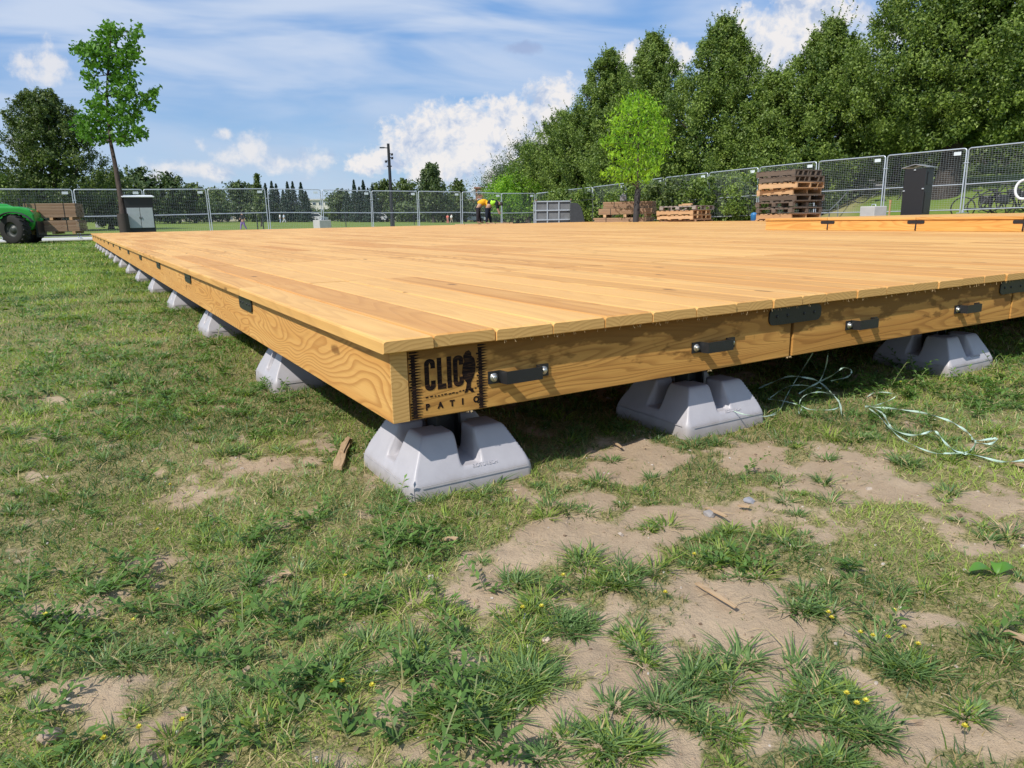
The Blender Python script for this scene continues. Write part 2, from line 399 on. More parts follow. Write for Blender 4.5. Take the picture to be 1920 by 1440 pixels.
def cover(x, y):
    """how much vegetation (0..1) grows at ground point x,y"""
    x = np.asarray(x, float); y = np.asarray(y, float)
    P = np.stack([x, y, np.zeros_like(x)], -1); u, v = proj(P)
    d = (P-CAM)@Fv; ok = (d > .3) & (u > -900) & (u < 2900) & (v > 430) & (v < 1900)
    wx = (fbm(x, y, 5, 3, 3)-.5)*.16; wy = (fbm(x, y, 5, 3, 31)-.5)*.16
    P2 = np.stack([x+wx, y+wy, np.zeros_like(x)], -1); u, v = proj(P2)
    s = np.zeros_like(x)
    for (cx, cy, rx, ry, a) in DIRT:
        s = s + a*np.exp(-(((u-cx)/rx)**2+((v-cy)/ry)**2)*.85)
    s = np.where(ok, np.minimum(s, 1.3), 0)
    nz = fbm(x, y, 7, 4, 91); nz2 = fbm(x, y, 28, 3, 17)
    c = 1.10 - s*1.16 - (nz-.5)*1.6 - (nz2-.5)*2.2
    far = sstep(2.0, 6.0, np.hypot(x-CAM[0], y-CAM[1])); c = c+far*.28
    under = (x > .35) & (y > .45); c = np.where(under, c-.5, c)
    return np.clip(c, 0, 1)
def microz(x, y):
    f = sstep(14, 5, np.hypot(x-CAM[0], y-CAM[1]))
    return f*((fbm(x, y, 3.1, 3, 7)-.5)*.030+(fbm(x, y, 19, 3, 8)-.5)*.014+(fbm(x, y, 75, 2, 9)-.5)*.005)
def ground():
    r = np.concatenate([[0], np.geomspace(.12, 14, 330), np.geomspace(14.6, 1500, 110)])
    th = np.concatenate([np.linspace(-R(62), R(62), 520), np.linspace(R(66), R(294), 70)])
    T, Rr = np.meshgrid(th, r); X = CAM[0]+Rr*np.sin(yaw+T); Y = CAM[1]+Rr*np.cos(yaw+T)
    Z = zbase(X, Y)+microz(X, Y)
    V = np.stack([X, Y, Z], -1).reshape(-1, 3); nr, nt = X.shape
    i, j = np.meshgrid(np.arange(nr-1), np.arange(nt), indexing='ij'); j2 = (j+1) % nt
    F4 = np.stack([i*nt+j, (i+1)*nt+j, (i+1)*nt+j2, i*nt+j2], -1).reshape(-1, 4)
    def f(n):
        g = n.new('ShaderNodeNewGeometry').outputs['Position']; cv = n.attr('cover')[2]
        nz = n.noise(g, 6, 6, .65); fine = n.noise(g, 90, 5, .7); grit = n.noise(g, 420, 3, .7)
        soil = n.mix(n.mr(nz, .3, .7), (.46,.35,.235), (.36,.265,.175))
        soil = n.mix(n.mr(fine, .5, .8, 0, .5), soil, (.27,.18,.12))
        soil = n.mix(n.mr(grit, .6, .78, 0, .55), soil, (.50,.40,.30))
        th = n.noise(n.v('MULTIPLY', g, (1, 1, 1)), 160, 4, .75, 1.2)
        thatch = n.mix(n.mr(th, .38, .62), (.10,.105,.034), (.36,.30,.14))
        near = n.mix(n.mr(n.m('ADD', cv, n.m('MULTIPLY', n.m('SUBTRACT', fine, .5), .7)), .22, .75), soil, thatch)
        dist = n.v('DISTANCE', g, tuple(CAM))
        big = n.noise(g, .16, 5, .65); mid = n.noise(g, 2.2, 6, .75); mo = n.noise(n.v('MULTIPLY', g, (6, 6, 0)), 3, 4, .7)
        far = n.mix(n.mr(big, .3, .7), (.115,.190,.030), (.18,.215,.045))
        far = n.mix(n.mr(mid, .45, .75, 0, .7), far, (.19,.20,.06))
        far = n.mix(n.mr(mo, .5, .7, 0, .6), far, (.05,.09,.016))
        ap = n.sep(g); row = n.m('SUBTRACT', n.m('SUBTRACT', ap[1], 15), n.m('MULTIPLY', n.m('SUBTRACT', ap[0], 22), .53))
        dry = n.m('MULTIPLY', n.mr(n.m('ABSOLUTE', n.m('SUBTRACT', row, .4)), 1.6, .4), n.m('GREATER_THAN', ap[0], 24))
        far = n.mix(n.m('MULTIPLY', dry, .75), far, (.30,.26,.13))
        c = n.mix(n.mr(dist, 4.5, 10), near, far)
        h = n.m('ADD', n.m('MULTIPLY', fine, .8), n.m('MULTIPLY', grit, .35))
        n.out(n.bsdf(c, .95, 0, .15, n.bump(h, .9, .007)).outputs[0])
    o = npmesh('ground', V, F4, mat('soil_and_turf', f), smooth=True)
    a = o.data.attributes.new('cover', 'FLOAT', 'POINT'); a.data.foreach_set('value', cover(V[:, 0], V[:, 1]).astype(np.float32))
    tag(o, 'trampled lawn with patches of bare sandy soil', kind='structure')
ground()
def path():
    mb = MB(); xs = np.linspace(-60, 60, 90)
    vs = [(x, y, gz(x, y)+dz) for x in xs for y, dz in ((30.3, .0), (30.3, .03), (36.5, .03), (36.5, .0))]
    fs = []
    for i in range(len(xs)-1):
        for k in range(3): a = i*4+k; fs.append((a, a+4, a+5, a+1))
    mb.add(vs, fs); o = mb.build('path', simple('path_concrete', (.50,.49,.46), .9, 0, .2, .12, .6)); tag(o, 'pale concrete footpath beyond the deck', kind='structure')
path()
def gravel():
    mb = MB(); n_ = 26; vs = []; fs = []
    ys = np.linspace(2, 40, 40)
    for y in ys:
        for k in range(5): x = 15.0+k*2.05; vs.append((x, y, gz(x, y)+.012))
    for i in range(len(ys)-1):
        for k in range(4): a = i*5+k; fs.append((a, a+1, a+6, a+5))
    mb.add(vs, fs); tag(mb.build('dirt_track', simple('packed_dirt', (.30,.22,.16), .95, 0, .2, .25, 3, .5)), 'bare dirt strip between the deck and the fence', kind='structure')
gravel()

# ------------------------------------------------------------------ grass and weeds (ground cover)
def sample(nmax, rho, rmin, rmax, half=R(56)):
    """random ground points with density rho(r) per m2 in the wedge in front of the camera"""
    rs = np.geomspace(rmin, rmax, 400); w = rho(rs)*rs; cdf = np.concatenate([[0], np.cumsum((w[1:]+w[:-1])/2*np.diff(rs))])
    n = int(cdf[-1]*2*half); cdf = cdf/cdf[-1]
    r = np.interp(rng.random(n), cdf, rs); t = (rng.random(n)*2-1)*half
    return CAM[0]+r*np.sin(yaw+t), CAM[1]+r*np.cos(yaw+t), r
def in_pad(x, y):
    m = (x > 4.4+1e9)
    for cx, cy in PADS: m |= (np.abs(x-cx) < .155) & (np.abs(y-cy) < .155)
    return m
JY = [1.352+1.43*i for i in range(14)]
PADS = [(.206, .181), (.98, .181), (2.27, .205), (3.2, .181), (4.6, .181), (5.9, .181)] + [(.205, y) for y in JY] + \
       [(1.22, JY[0]), (2.43, JY[0]), (3.64, JY[0]), (1.22, JY[1]), (2.43, JY[1])]
def blades(x, y, h, w, lean, tone, segs=2, az=None, base=None):
    n = len(x); az = rng.random(n)*2*np.pi if az is None else az
    side = az+np.pi/2+rng.normal(0, .5, n); dx = np.cos(az); dy = np.sin(az); sx = np.cos(side); sy = np.sin(side)
    z0 = zbase(x, y)+microz(x, y)-.003
    ts = [0, .45, .8, 1.0][:] if segs == 3 else [0, .55, 1.0]
    ws = [1, .85, .5, 0.0] if segs == 3 else [1, .75, 0.0]
    rows = []
    for t, ww in zip(ts, ws):
        cx = x+dx*lean*h*t**1.6; cy = y+dy*lean*h*t**1.6; cz = z0+h*(t-.25*lean*t*t)
        hw = w*ww*.5
        if ww > 0: rows += [np.stack([cx-sx*hw, cy-sy*hw, cz], -1), np.stack([cx+sx*hw, cy+sy*hw, cz], -1)]
        else: rows += [np.stack([cx, cy, cz], -1)]
    V = np.stack(rows, 1); k = V.shape[1]; V = V.reshape(-1, 3); b = np.arange(n)*k
    F = []
    for i in range(len(ts)-2):
        a = b+2*i; F += [np.stack([a, a+1, a+3], -1), np.stack([a, a+3, a+2], -1)]
    a = b+2*(len(ts)-2); F.append(np.stack([a, a+1, a+2], -1))
    F = np.stack(F, 1).reshape(-1, 3); tn = np.repeat(tone, len(ts)*2-3)
    return V, F, tn
GR_FINE = leafmat('grass_blade_yellow_green', (.085,.155,.020), (.36,.45,.090), .40, .5)
GR_BLUE = leafmat('grass_blade_blue_green', (.050,.110,.030), (.22,.33,.105), .33, .42)
GR_DRY = leafmat('dry_grass', (.30,.22,.10), (.55,.44,.24), .2, .8)
def vis(x, y, m=620):
    u, v = proj(np.stack([x, y, np.zeros_like(x)], -1)); return (u > -m) & (u < 1920+m) & (v < 1440+m)
TUFTS = [(1075,1165,60,28),(1080,1190,40,20),(780,1225,45,28),(800,1260,40,20),(1190,1195,35,30),(1200,1240,30,22),(1330,1270,60,32),(1380,1230,50,20),(1335,1050,90,22),(1390,1085,50,16),(1150,1095,60,24),
 (1105,1080,40,16),(1515,1140,60,20),(1500,1245,50,14),(1360,1370,50,24),(1150,1335,22,12),(1230,1335,16,8),(960,1290,90,40),(900,1330,90,40),(1000,1250,50,20),(1170,1410,70,22),(1050,1425,50,14),(860,1370,70,30),(1060,1390,30,12),
 (1290,1300,40,20),(1545,1300,60,30),(1600,1360,70,30),(1700,1250,90,24),(1480,1340,50,20),(1240,985,60,14),(1290,1010,60,12),(1000,1140,30,14),(960,1090,40,12),(1090,1050,40,12),(1560,1420,60,16),(1830,1340,60,14)]
def grass():
    parts = []
    x, y, r = sample(0, lambda r: np.where(r < 1.3, 30000, 30000*(1.3/r)**1.75), .35, 30)
    c = cover(x, y); keep = (rng.random(len(x)) < np.maximum(c**1.25, .055)) & vis(x, y) & ~in_pad(x, y)
    keep &= ~((x > .9) & (y > 1.0)) & ~((x > .5) & (y > 2)) 
    x, y, r, c = x[keep], y[keep], r[keep], c[keep]; n = len(x)
    pt = fbm(x, y, 2.1, 3, 55); lush = fbm(x, y, .9, 3, 77)
    s = (np.maximum(r, 1.3)/1.3)**.80
    h = (.008+.014*rng.random(n))*(.5+.7*c)*(.6+.8*lush)*s**.40*1.1
    w = (.0012+.0008*rng.random(n))*s
    tone = np.clip(rng.normal(.45, .25, n)+(pt-.5)*2.2, 0, 1)
    V, F, t = blades(x, y, h, w, .5+1.1*rng.random(n), tone); mi = np.zeros(len(F), int)
    bl = np.repeat(rng.random(n) < np.clip((fbm(x, y, 3.3, 3, 5)-.42)*4, .1, .8), 3); mi[bl] = 1
    dr = np.repeat(rng.random(n) < .10+.22*np.clip(1-c, 0, 1), 3); mi[dr] = 2
    parts.append((V, F, t, mi)); print('blades', n)
    # tussocks of coarser grass
    x, y, r = sample(0, lambda r: np.where(r < 1.6, 420, 420*(1.6/r)**2.0), .4, 14)
    c = cover(x, y); tp = fbm(x, y, 4.0, 3, 41)
    keep = vis(x, y) & ~in_pad(x, y) & (rng.random(len(x)) < np.clip((c-.12)*1.4, .03, .8)*np.clip((tp-.40)*5, .15, 1)) & ~((x > .45) & (y > .6))
    x, y, r = x[keep], y[keep], r[keep]
    ex = []
    for (u, v, ru, rv) in TUFTS:
        for _ in range(max(3, int(ru*rv/190))):
            a_ = random.random()*6.283; q_ = random.random()**.8*.9; g = onz(u+math.cos(a_)*q_*ru, v+math.sin(a_)*q_*rv); ex.append((g.x, g.y))
    ex = np.array(ex); x = np.concatenate([x, ex[:, 0]]); y = np.concatenate([y, ex[:, 1]]); r = np.hypot(x-CAM[0], y-CAM[1]); nt = len(x)
    k = 46; sz = (.009+.019*rng.random(nt)**1.5)*np.clip(r/1.8, 1, 2.2)**.5
    X = np.repeat(x, k); Y = np.repeat(y, k); S = np.repeat(sz, k); RR = np.repeat(r, k)
    az = rng.random(nt*k)*2*np.pi; rr = np.sqrt(rng.random(nt*k)); X = X+np.cos(az)*rr*S*.75; Y = Y+np.sin(az)*rr*S*.75
    h = S*(.65+.7*rng.random(nt*k)); w = (.0019+.0014*rng.random(nt*k))*np.clip(RR/1.4, 1, 6)**.8
    tone = np.clip(rng.normal(.5, .25, nt*k), 0, 1)
    V, F, t = blades(X, Y, h, w, .25+1.3*rr+.3*rng.random(nt*k), tone, 3, az+rng.normal(0, .4, nt*k))
    tt = np.repeat(rng.random(nt) < .72, k*5); mi = np.where(tt, 1, 0); mi[np.repeat(rng.random(nt*k) < .05, 5)] = 2
    parts.append((V, F, t, mi)); print('tussocks', nt)
    off = 0; Vs = []; Fs = []; Ts = []; Ms = []
    for V, F, t, mi in parts: Vs.append(V); Fs.append(F+off); off += len(V); Ts.append(t); Ms.append(mi)
    o = npmesh('grass', np.concatenate(Vs), np.concatenate(Fs), [GR_FINE, GR_BLUE, GR_DRY], np.concatenate(Ts), np.concatenate(Ms))
    tag(o, 'patchy short grass growing over the sandy soil', 'grass', kind='stuff')
grass()
WEED = [(350,1235,340,140,1.2),(520,1180,120,60,.8),(120,1290,160,70,.8),(850,1330,190,90,.9),(640,1000,160,60,.9),(560,1060,120,50,.6),(900,925,60,20,1.2),(1570,770,60,30,.9),
        (1750,700,260,55,1.6),(1600,655,100,30,1.2),(330,745,280,55,1.0),(430,620,220,50,.9),(520,560,100,30,.6),(820,985,90,30,.7),(1680,1220,60,30,1.0),(100,1150,120,60,.5),(380,1400,200,50,.6),
        (1330,1070,60,40,.7),(1090,1130,50,40,.6),(130,640,180,60,.5),(1880,690,120,60,1.2)]
def weeds():
    L1 = leafmat('weed_leaf', (.050,.115,.022), (.18,.31,.075), .35, .42); ST = leafmat('weed_stem', (.10,.15,.05), (.25,.24,.10), .1, .6)
    FL = leafmat('weed_yellow_bloom', (.45,.36,.02), (.66,.60,.08), .1, .6)
    x, y, r = sample(0, lambda r: np.where(r < 1.8, 330, 330*(1.8/r)**2.05), .4, 16)
    u, v = proj(np.stack([x, y, 0*x], -1)); s = np.zeros_like(x)
    for cx, cy, rx, ry, a in WEED: s += a*np.exp(-(((u-cx)/rx)**2+((v-cy)/ry)**2))
    keep = vis(x, y) & ~in_pad(x, y) & (rng.random(len(x)) < np.clip(s*.9*(.4+1.2*fbm(x, y, 5, 2, 3))+.035*cover(x, y), 0, 1)) & ~((x > .5) & (y > .35) & (u < 1500)) & ~((x > .6) & (y > 1.0))
    x, y, r = x[keep], y[keep], r[keep]; print('weeds', len(x))
    V = []; F = []; T = []; Mi = []
    for px, py, pr in zip(x, y, r):
        sc = max(1, min(pr/1.8, 4))**.55; z0 = gz(px, py)+float(microz(px, py))
        ns = random.randint(2, 4); nl = 10 if pr < 3 else 6
        for _ in range(ns):
            a = random.random()*6.283; L = random.uniform(.03, .085)*sc; up = random.uniform(.15, .9)
            lean = Vector((math.cos(a), math.sin(a), 0)); tn = random.random()
            P0 = Vector((px, py, z0)); pts = []
            for k in range(5):
                t = k/4; pts.append(P0+lean*L*t*(1.1-up*.6)+Vector((0, 0, L*(up*t*(1-.15*t)+.05))))
            for k in range(4):
                b = len(V); sd = Vector((-lean.y, lean.x, 0))*.0009*sc
                V += [pts[k]-sd, pts[k]+sd, pts[k+1]+sd, pts[k+1]-sd]; F.append((b, b+1, b+2, b+3)); T.append(random.random()); Mi.append(1)
            for k in range(nl):
                t = (k+1)/nl; q = P0+lean*L*t*(1.1-up*.6)+Vector((0, 0, L*(up*t*(1-.15*t)+.05)))
                la = a+(1 if k % 2 else -1)*random.uniform(.6, 1.5) if k < nl-1 else a+random.uniform(-.4, .4)
                ll = random.uniform(.012, .022)*sc*(1.1-.35*t); lw = ll*random.uniform(.32, .46)
                d = Vector((math.cos(la), math.sin(la), random.uniform(-.1, .75))).normalized(); sd = d.cross(Vector((0, 0, 1))).normalized(); nn = sd.cross(d)
                b = len(V); m1 = q+d*ll*.5+nn*ll*.05
                V += [q, m1-sd*lw*.5+nn*lw*.18, q+d*ll, m1+sd*lw*.5+nn*lw*.18]; F.append((b, b+1, b+2, b+3))
                T.append(min(1, max(0, random.gauss(.3+.4*t, .2)))); Mi.append(0)
            if pr < 4 and random.random() < .012:
                q = pts[-1]; s_ = .003
                for k in range(5):
                    a2 = k*1.257; b = len(V); e = Vector((math.cos(a2), math.sin(a2), .9))*s_; g = Vector((-math.sin(a2), math.cos(a2), 0))*s_*.8
                    V += [q, q+e*.6-g, q+e*1.3, q+e*.6+g]; F.append((b, b+1, b+2, b+3)); T.append(random.random()); Mi.append(2)
    # yellow buds standing above the turf
    for (bu, bv) in [(1612,1202),(1628,1216),(1665,1212),(1692,1206),(1720,1230),(1548,1168),(1560,1176),(1670,1160),(700,1312),(620,1305),(650,1302),(345,1388),(262,1398),(205,1420),(1590,1335),(1603,1345),(1620,1350),(320,930),(295,1020),(1050,1110),(985,1160),(1020,1172),(1300,1060),(1810,1390),(1250,1130)]:
        g = onz(bu, bv); pr = (g-Vector(CAM)).length; q = g+Vector((random.uniform(-.004, .004), random.uniform(-.004, .004), random.uniform(.012, .03)))
        b = len(V); sd = Vector((.0007, 0, 0)); V += [g-sd, g+sd, q+sd, q-sd]; F.append((b, b+1, b+2, b+3)); T.append(.6); Mi.append(1)
        for ring in (0, 1):
            for k in range(6):
                a2 = k*1.047+ring*.5; b = len(V); s_ = .0034*(1-.3*ring); e = Vector((math.cos(a2), math.sin(a2), .5+.9*ring))*s_; w_ = Vector((-math.sin(a2), math.cos(a2), 0))*s_*.6
                V += [q, q+e*.6-w_, q+e*1.2, q+e*.6+w_]; F.append((b, b+1, b+2, b+3)); T.append(random.random()); Mi.append(2)
    o = npmesh('weeds', np.array([tuple(v) for v in V]), np.array(F), [L1, ST, FL], T, Mi)
    tag(o, 'low broad leaved weeds with a few yellow blooms among the grass', 'weeds', kind='stuff')
weeds()
def litter():
    mb = MB()
    x, y, r = sample(0, lambda r: np.where(r < 1.8, 900, 900*(1.8/r)**2), .4, 7)
    k = vis(x, y) & ~in_pad(x, y); 
    for px, py, pr in zip(x[k], y[k], r[k]):
        z = gz(px, py)+float(microz(px, py)); t = random.random()
        if t < .72:
            s = random.uniform(.0008, .0030)*(1 if random.random() < .96 else 2.4); q = Matrix.Rotation(random.random()*6, 3, 'Z') @ Matrix.Rotation(random.random(), 3, 'X')
            mb.box((px, py, z+s*.2), (s*2, s*1.5, s), q, random.random(), 0, .6)
        else:
            L = random.uniform(.006, .028); a = random.random()*6.28; d = Vector((math.cos(a), math.sin(a), 0))*L; 
            c = Vector((px, py, z+.004)); bend = Vector((-d.y, d.x, 0))*random.uniform(-.2, .2)
            mb.tube([c-d*.5, c+bend*.5+Vector((0, 0, .002)), c+d*.5], random.uniform(.0003, .0007), 4, 1, False)
    def pb(n):
        rr = n.new('ShaderNodeTexWhiteNoise', noise_dimensions='1D'); n.put(rr.inputs['W'], n.attr('bid')[2])
        n.out(n.bsdf(n.ramp(rr.outputs[0], [(0, (.15,.105,.07)), (.7, (.34,.25,.17)), (1, (.5,.46,.42))]), .9, 0, .3).outputs[0])
    o = mb.build('soil_litter', [mat('pebble', pb), simple('dry_stem', (.45,.34,.20), .8)])
    tag(o, 'tiny pebbles and dry stems strewn over the soil', 'litter', kind='stuff')
litter()

# ------------------------------------------------------------------ the deck
ZT, ZB, FB = .354, .326, .181
MX, MY = 1.21, 1.43
def yspan(j): return (0.0 if j == 0 else JY[j-1], JY[j])
deck = empty('wooden_deck', (0, 0, 0), 0, 'large low platform of new golden softwood boards, its near corner stencilled with dark lettering', 'deck')
def decking():
    mb = MB()
    for i in range(13):
        for j in range(14):
            y0, y1 = yspan(j); x0 = i*MX
            edges = [x0+.0]+[x0+.106+.141*k for k in range(8)]+[x0+MX-.0005]
            near = (i+j) < 7
            for k in range(len(edges)-1):
                a, b = edges[k]+.0007, edges[k+1]-.0007; bid = random.random()*50
                c0, c1 = y0+(.0 if j == 0 else .0015), y1-.0015
                dz = random.uniform(-.0012, .0) if near else 0.0
                t = ZT+dz; r = .0055 if near else .004
                pr = [(a, ZB), (a, t-r), (a+r*.3, t-r*.3), (a+r, t), (b-r, t), (b-r*.3, t-r*.3), (b, t-r), (b, ZB)]
                if j == 0:
                    e = .004; vs = [(x, c0+(e if z > t-r*.9 else 0) + (e if z <= ZB else 0), z) for x, z in pr]
                    front = [(x, c0+e, z) for x, z in pr]
                n_ = 8; vs = [(x, c0, z) for x, z in pr]+[(x, c1, z) for x, z in pr]
                fs = [(q, q+1, 9+q, 8+q) for q in range(7)]+[(7, 0, 8, 15)]
                if j == 0:      # rounded board ends on the front edge
                    jit = random.uniform(-.003, .003); r2 = .006
                    ins = [(x, c0+r2+jit, z) for x, z in pr]
                    cxm = (a+b)/2; czm = (t+ZB)/2
                    fr = [(cxm+(x-cxm)*(1-.03*min(1, .06/(b-a))), c0+jit, czm+(z-czm)*.80) for x, z in pr]
                    mb.add(ins+[(x, c1, z) for x, z in pr], fs+[tuple(range(15, 7, -1))], bid)
                    mb.add(fr+ins, [(q, q+1, 9+q, 8+q)[::-1] for q in range(7)]+[(7, 0, 8, 15)[::-1]], bid)
                    mb.add(fr, [tuple(range(8))], bid, 1)
                else: mb.add(vs, fs+[tuple(range(8)), tuple(range(15, 7, -1))], bid)
    mb.build('decking_boards', [MW['deck'], MW['end']], deck)
decking()
def deck_frame():
    # side rim, one board per module
    for j in range(14):
        y0, y1 = yspan(j); mb = MB()
        a = .024 if j == 0 else y0+.003
        mb.box((.039, (a+y1-.003)/2, (ZB-.0015+FB)/2), (.036, y1-.003-a, ZB-.0015-FB), None, random.random()*50+j*3, bev=.002)
        if j == 0:  # end grain shows at the corner
            mb.box((.039, .0225, (ZB-.003+FB+.001)/2), (.0345, .004, ZB-.003-FB-.001), None, 3.0, 1)
        mb.build('side_rim_board', [MW['fascia_y'], MW['end']], deck)
    for i in range(8):
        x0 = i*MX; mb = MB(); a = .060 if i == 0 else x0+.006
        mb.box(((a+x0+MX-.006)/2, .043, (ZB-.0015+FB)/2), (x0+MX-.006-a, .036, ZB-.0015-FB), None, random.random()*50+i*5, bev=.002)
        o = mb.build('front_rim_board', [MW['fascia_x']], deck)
        if i == 0: corner = o
    mb = MB()
    for j in range(14): mb.box((7.9, JY[j]-.03, (ZB+FB)/2), (15.6, .036, ZB-FB-.012), None, j)
    for i in range(1, 13): mb.box((i*MX, 10, (ZB+FB)/2), (.07, 19.8, ZB-FB-.014), None, i)
    for i in range(26): mb.box((.6+i*.6, 10, ZB-.045), (.036, 19.7, .08), None, i)
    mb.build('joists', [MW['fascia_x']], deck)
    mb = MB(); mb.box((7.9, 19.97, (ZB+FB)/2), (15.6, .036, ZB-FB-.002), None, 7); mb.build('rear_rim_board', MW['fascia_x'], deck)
    mb = MB(); mb.box((15.71, 10, (ZB+FB)/2), (.036, 19.8, ZB-FB-.002), None, 9); mb.build('far_rim_board', MW['fascia_y'], deck)
    return corner
corner_board = deck_frame()
def rr_poly(w, h, r, k=5):
    p = []
    for cx, cy, a0 in ((w/2-r, h/2-r, 0), (-w/2+r, h/2-r, 90), (-w/2+r, -h/2+r, 180), (w/2-r, -h/2+r, 270)):
        for i in range(k+1): a = R(a0+90*i/k); p.append((cx+r*math.cos(a), cy+r*math.sin(a)))
    return p
def hexbolt(mb, c, nrm, r=.0065, h=.006):
    nrm = Vector(nrm); c = Vector(c); q = nrm.to_track_quat('Z', 'Y').to_matrix()
    mb.lathe(c, [(0, .0), (r*1.45, .0), (r*1.45, .0015), (0, .0015)], seg=16, rot=q)
    mb.lathe(c+nrm*.0015, [(r, 0), (r, h*.8), (r*.82, h), (0, h)], seg=6, rot=q)
def hinge(c, nrm, w=.218, h=.046):
    """flat joining plate with round ends; nrm is the outward face direction"""
    nrm = Vector(nrm); ax = Vector((1, 0, 0)) if abs(nrm.y) > .5 else Vector((0, 1, 0)); c = Vector(c)
    mb = MB(); mb.prism(rr_poly(w, h, .018), .004, lambda x, y, z: c+ax*x+Vector((0, 0, y))+nrm*z)
    pl = mb.build('joining_plate', BLACK, deck)
    for dx in (-w*.36, -w*.16, w*.16, w*.36):
        s = MB(); s.lathe(c+ax*dx+nrm*.0042, [(.0045, 0), (.0045, .0012), (.003, .0022), (0, .0022)], seg=10, rot=nrm.to_track_quat('Z', 'Y').to_matrix())
        s.build('screw', BLACK, pl)
for i in range(1, 6): hinge((i*MX+.006, .0245, ZB-.027), (0, -1, 0))
for j in range(13): hinge((.0195, JY[j]+.0, ZB-.027 if j < 20 else 0), (-1, 0, 0), .205, .048)
def handle(x):
    z = .246; yf = .0245; L = .152; mb = MB(); h = .027; so_ = .024
    pts = [(0, 0), (.030, 0), (.034, -so_), (L-.034, -so_), (L-.030, 0), (L, 0)]
    th = .0035
    up = [(0, -th), (.026, -th), (.031, -so_-th), (L-.031, -so_-th), (L-.026, -th), (L, -th)]
    poly = pts+up[::-1]
    mb.prism(poly, h, lambda a, b, c: Vector((x+a, yf+b, z-h/2+c)))
    o = mb.build('handle', BLACK, deck)
    for dx in (.013, L-.013):
        b = MB(); hexbolt(b, (x+dx, yf-.0035, z), (0, -1, 0)); b.build('bolt', BOLT, o)
for i in range(5):
    for ox in (.238, .826): handle(i*MX+ox)
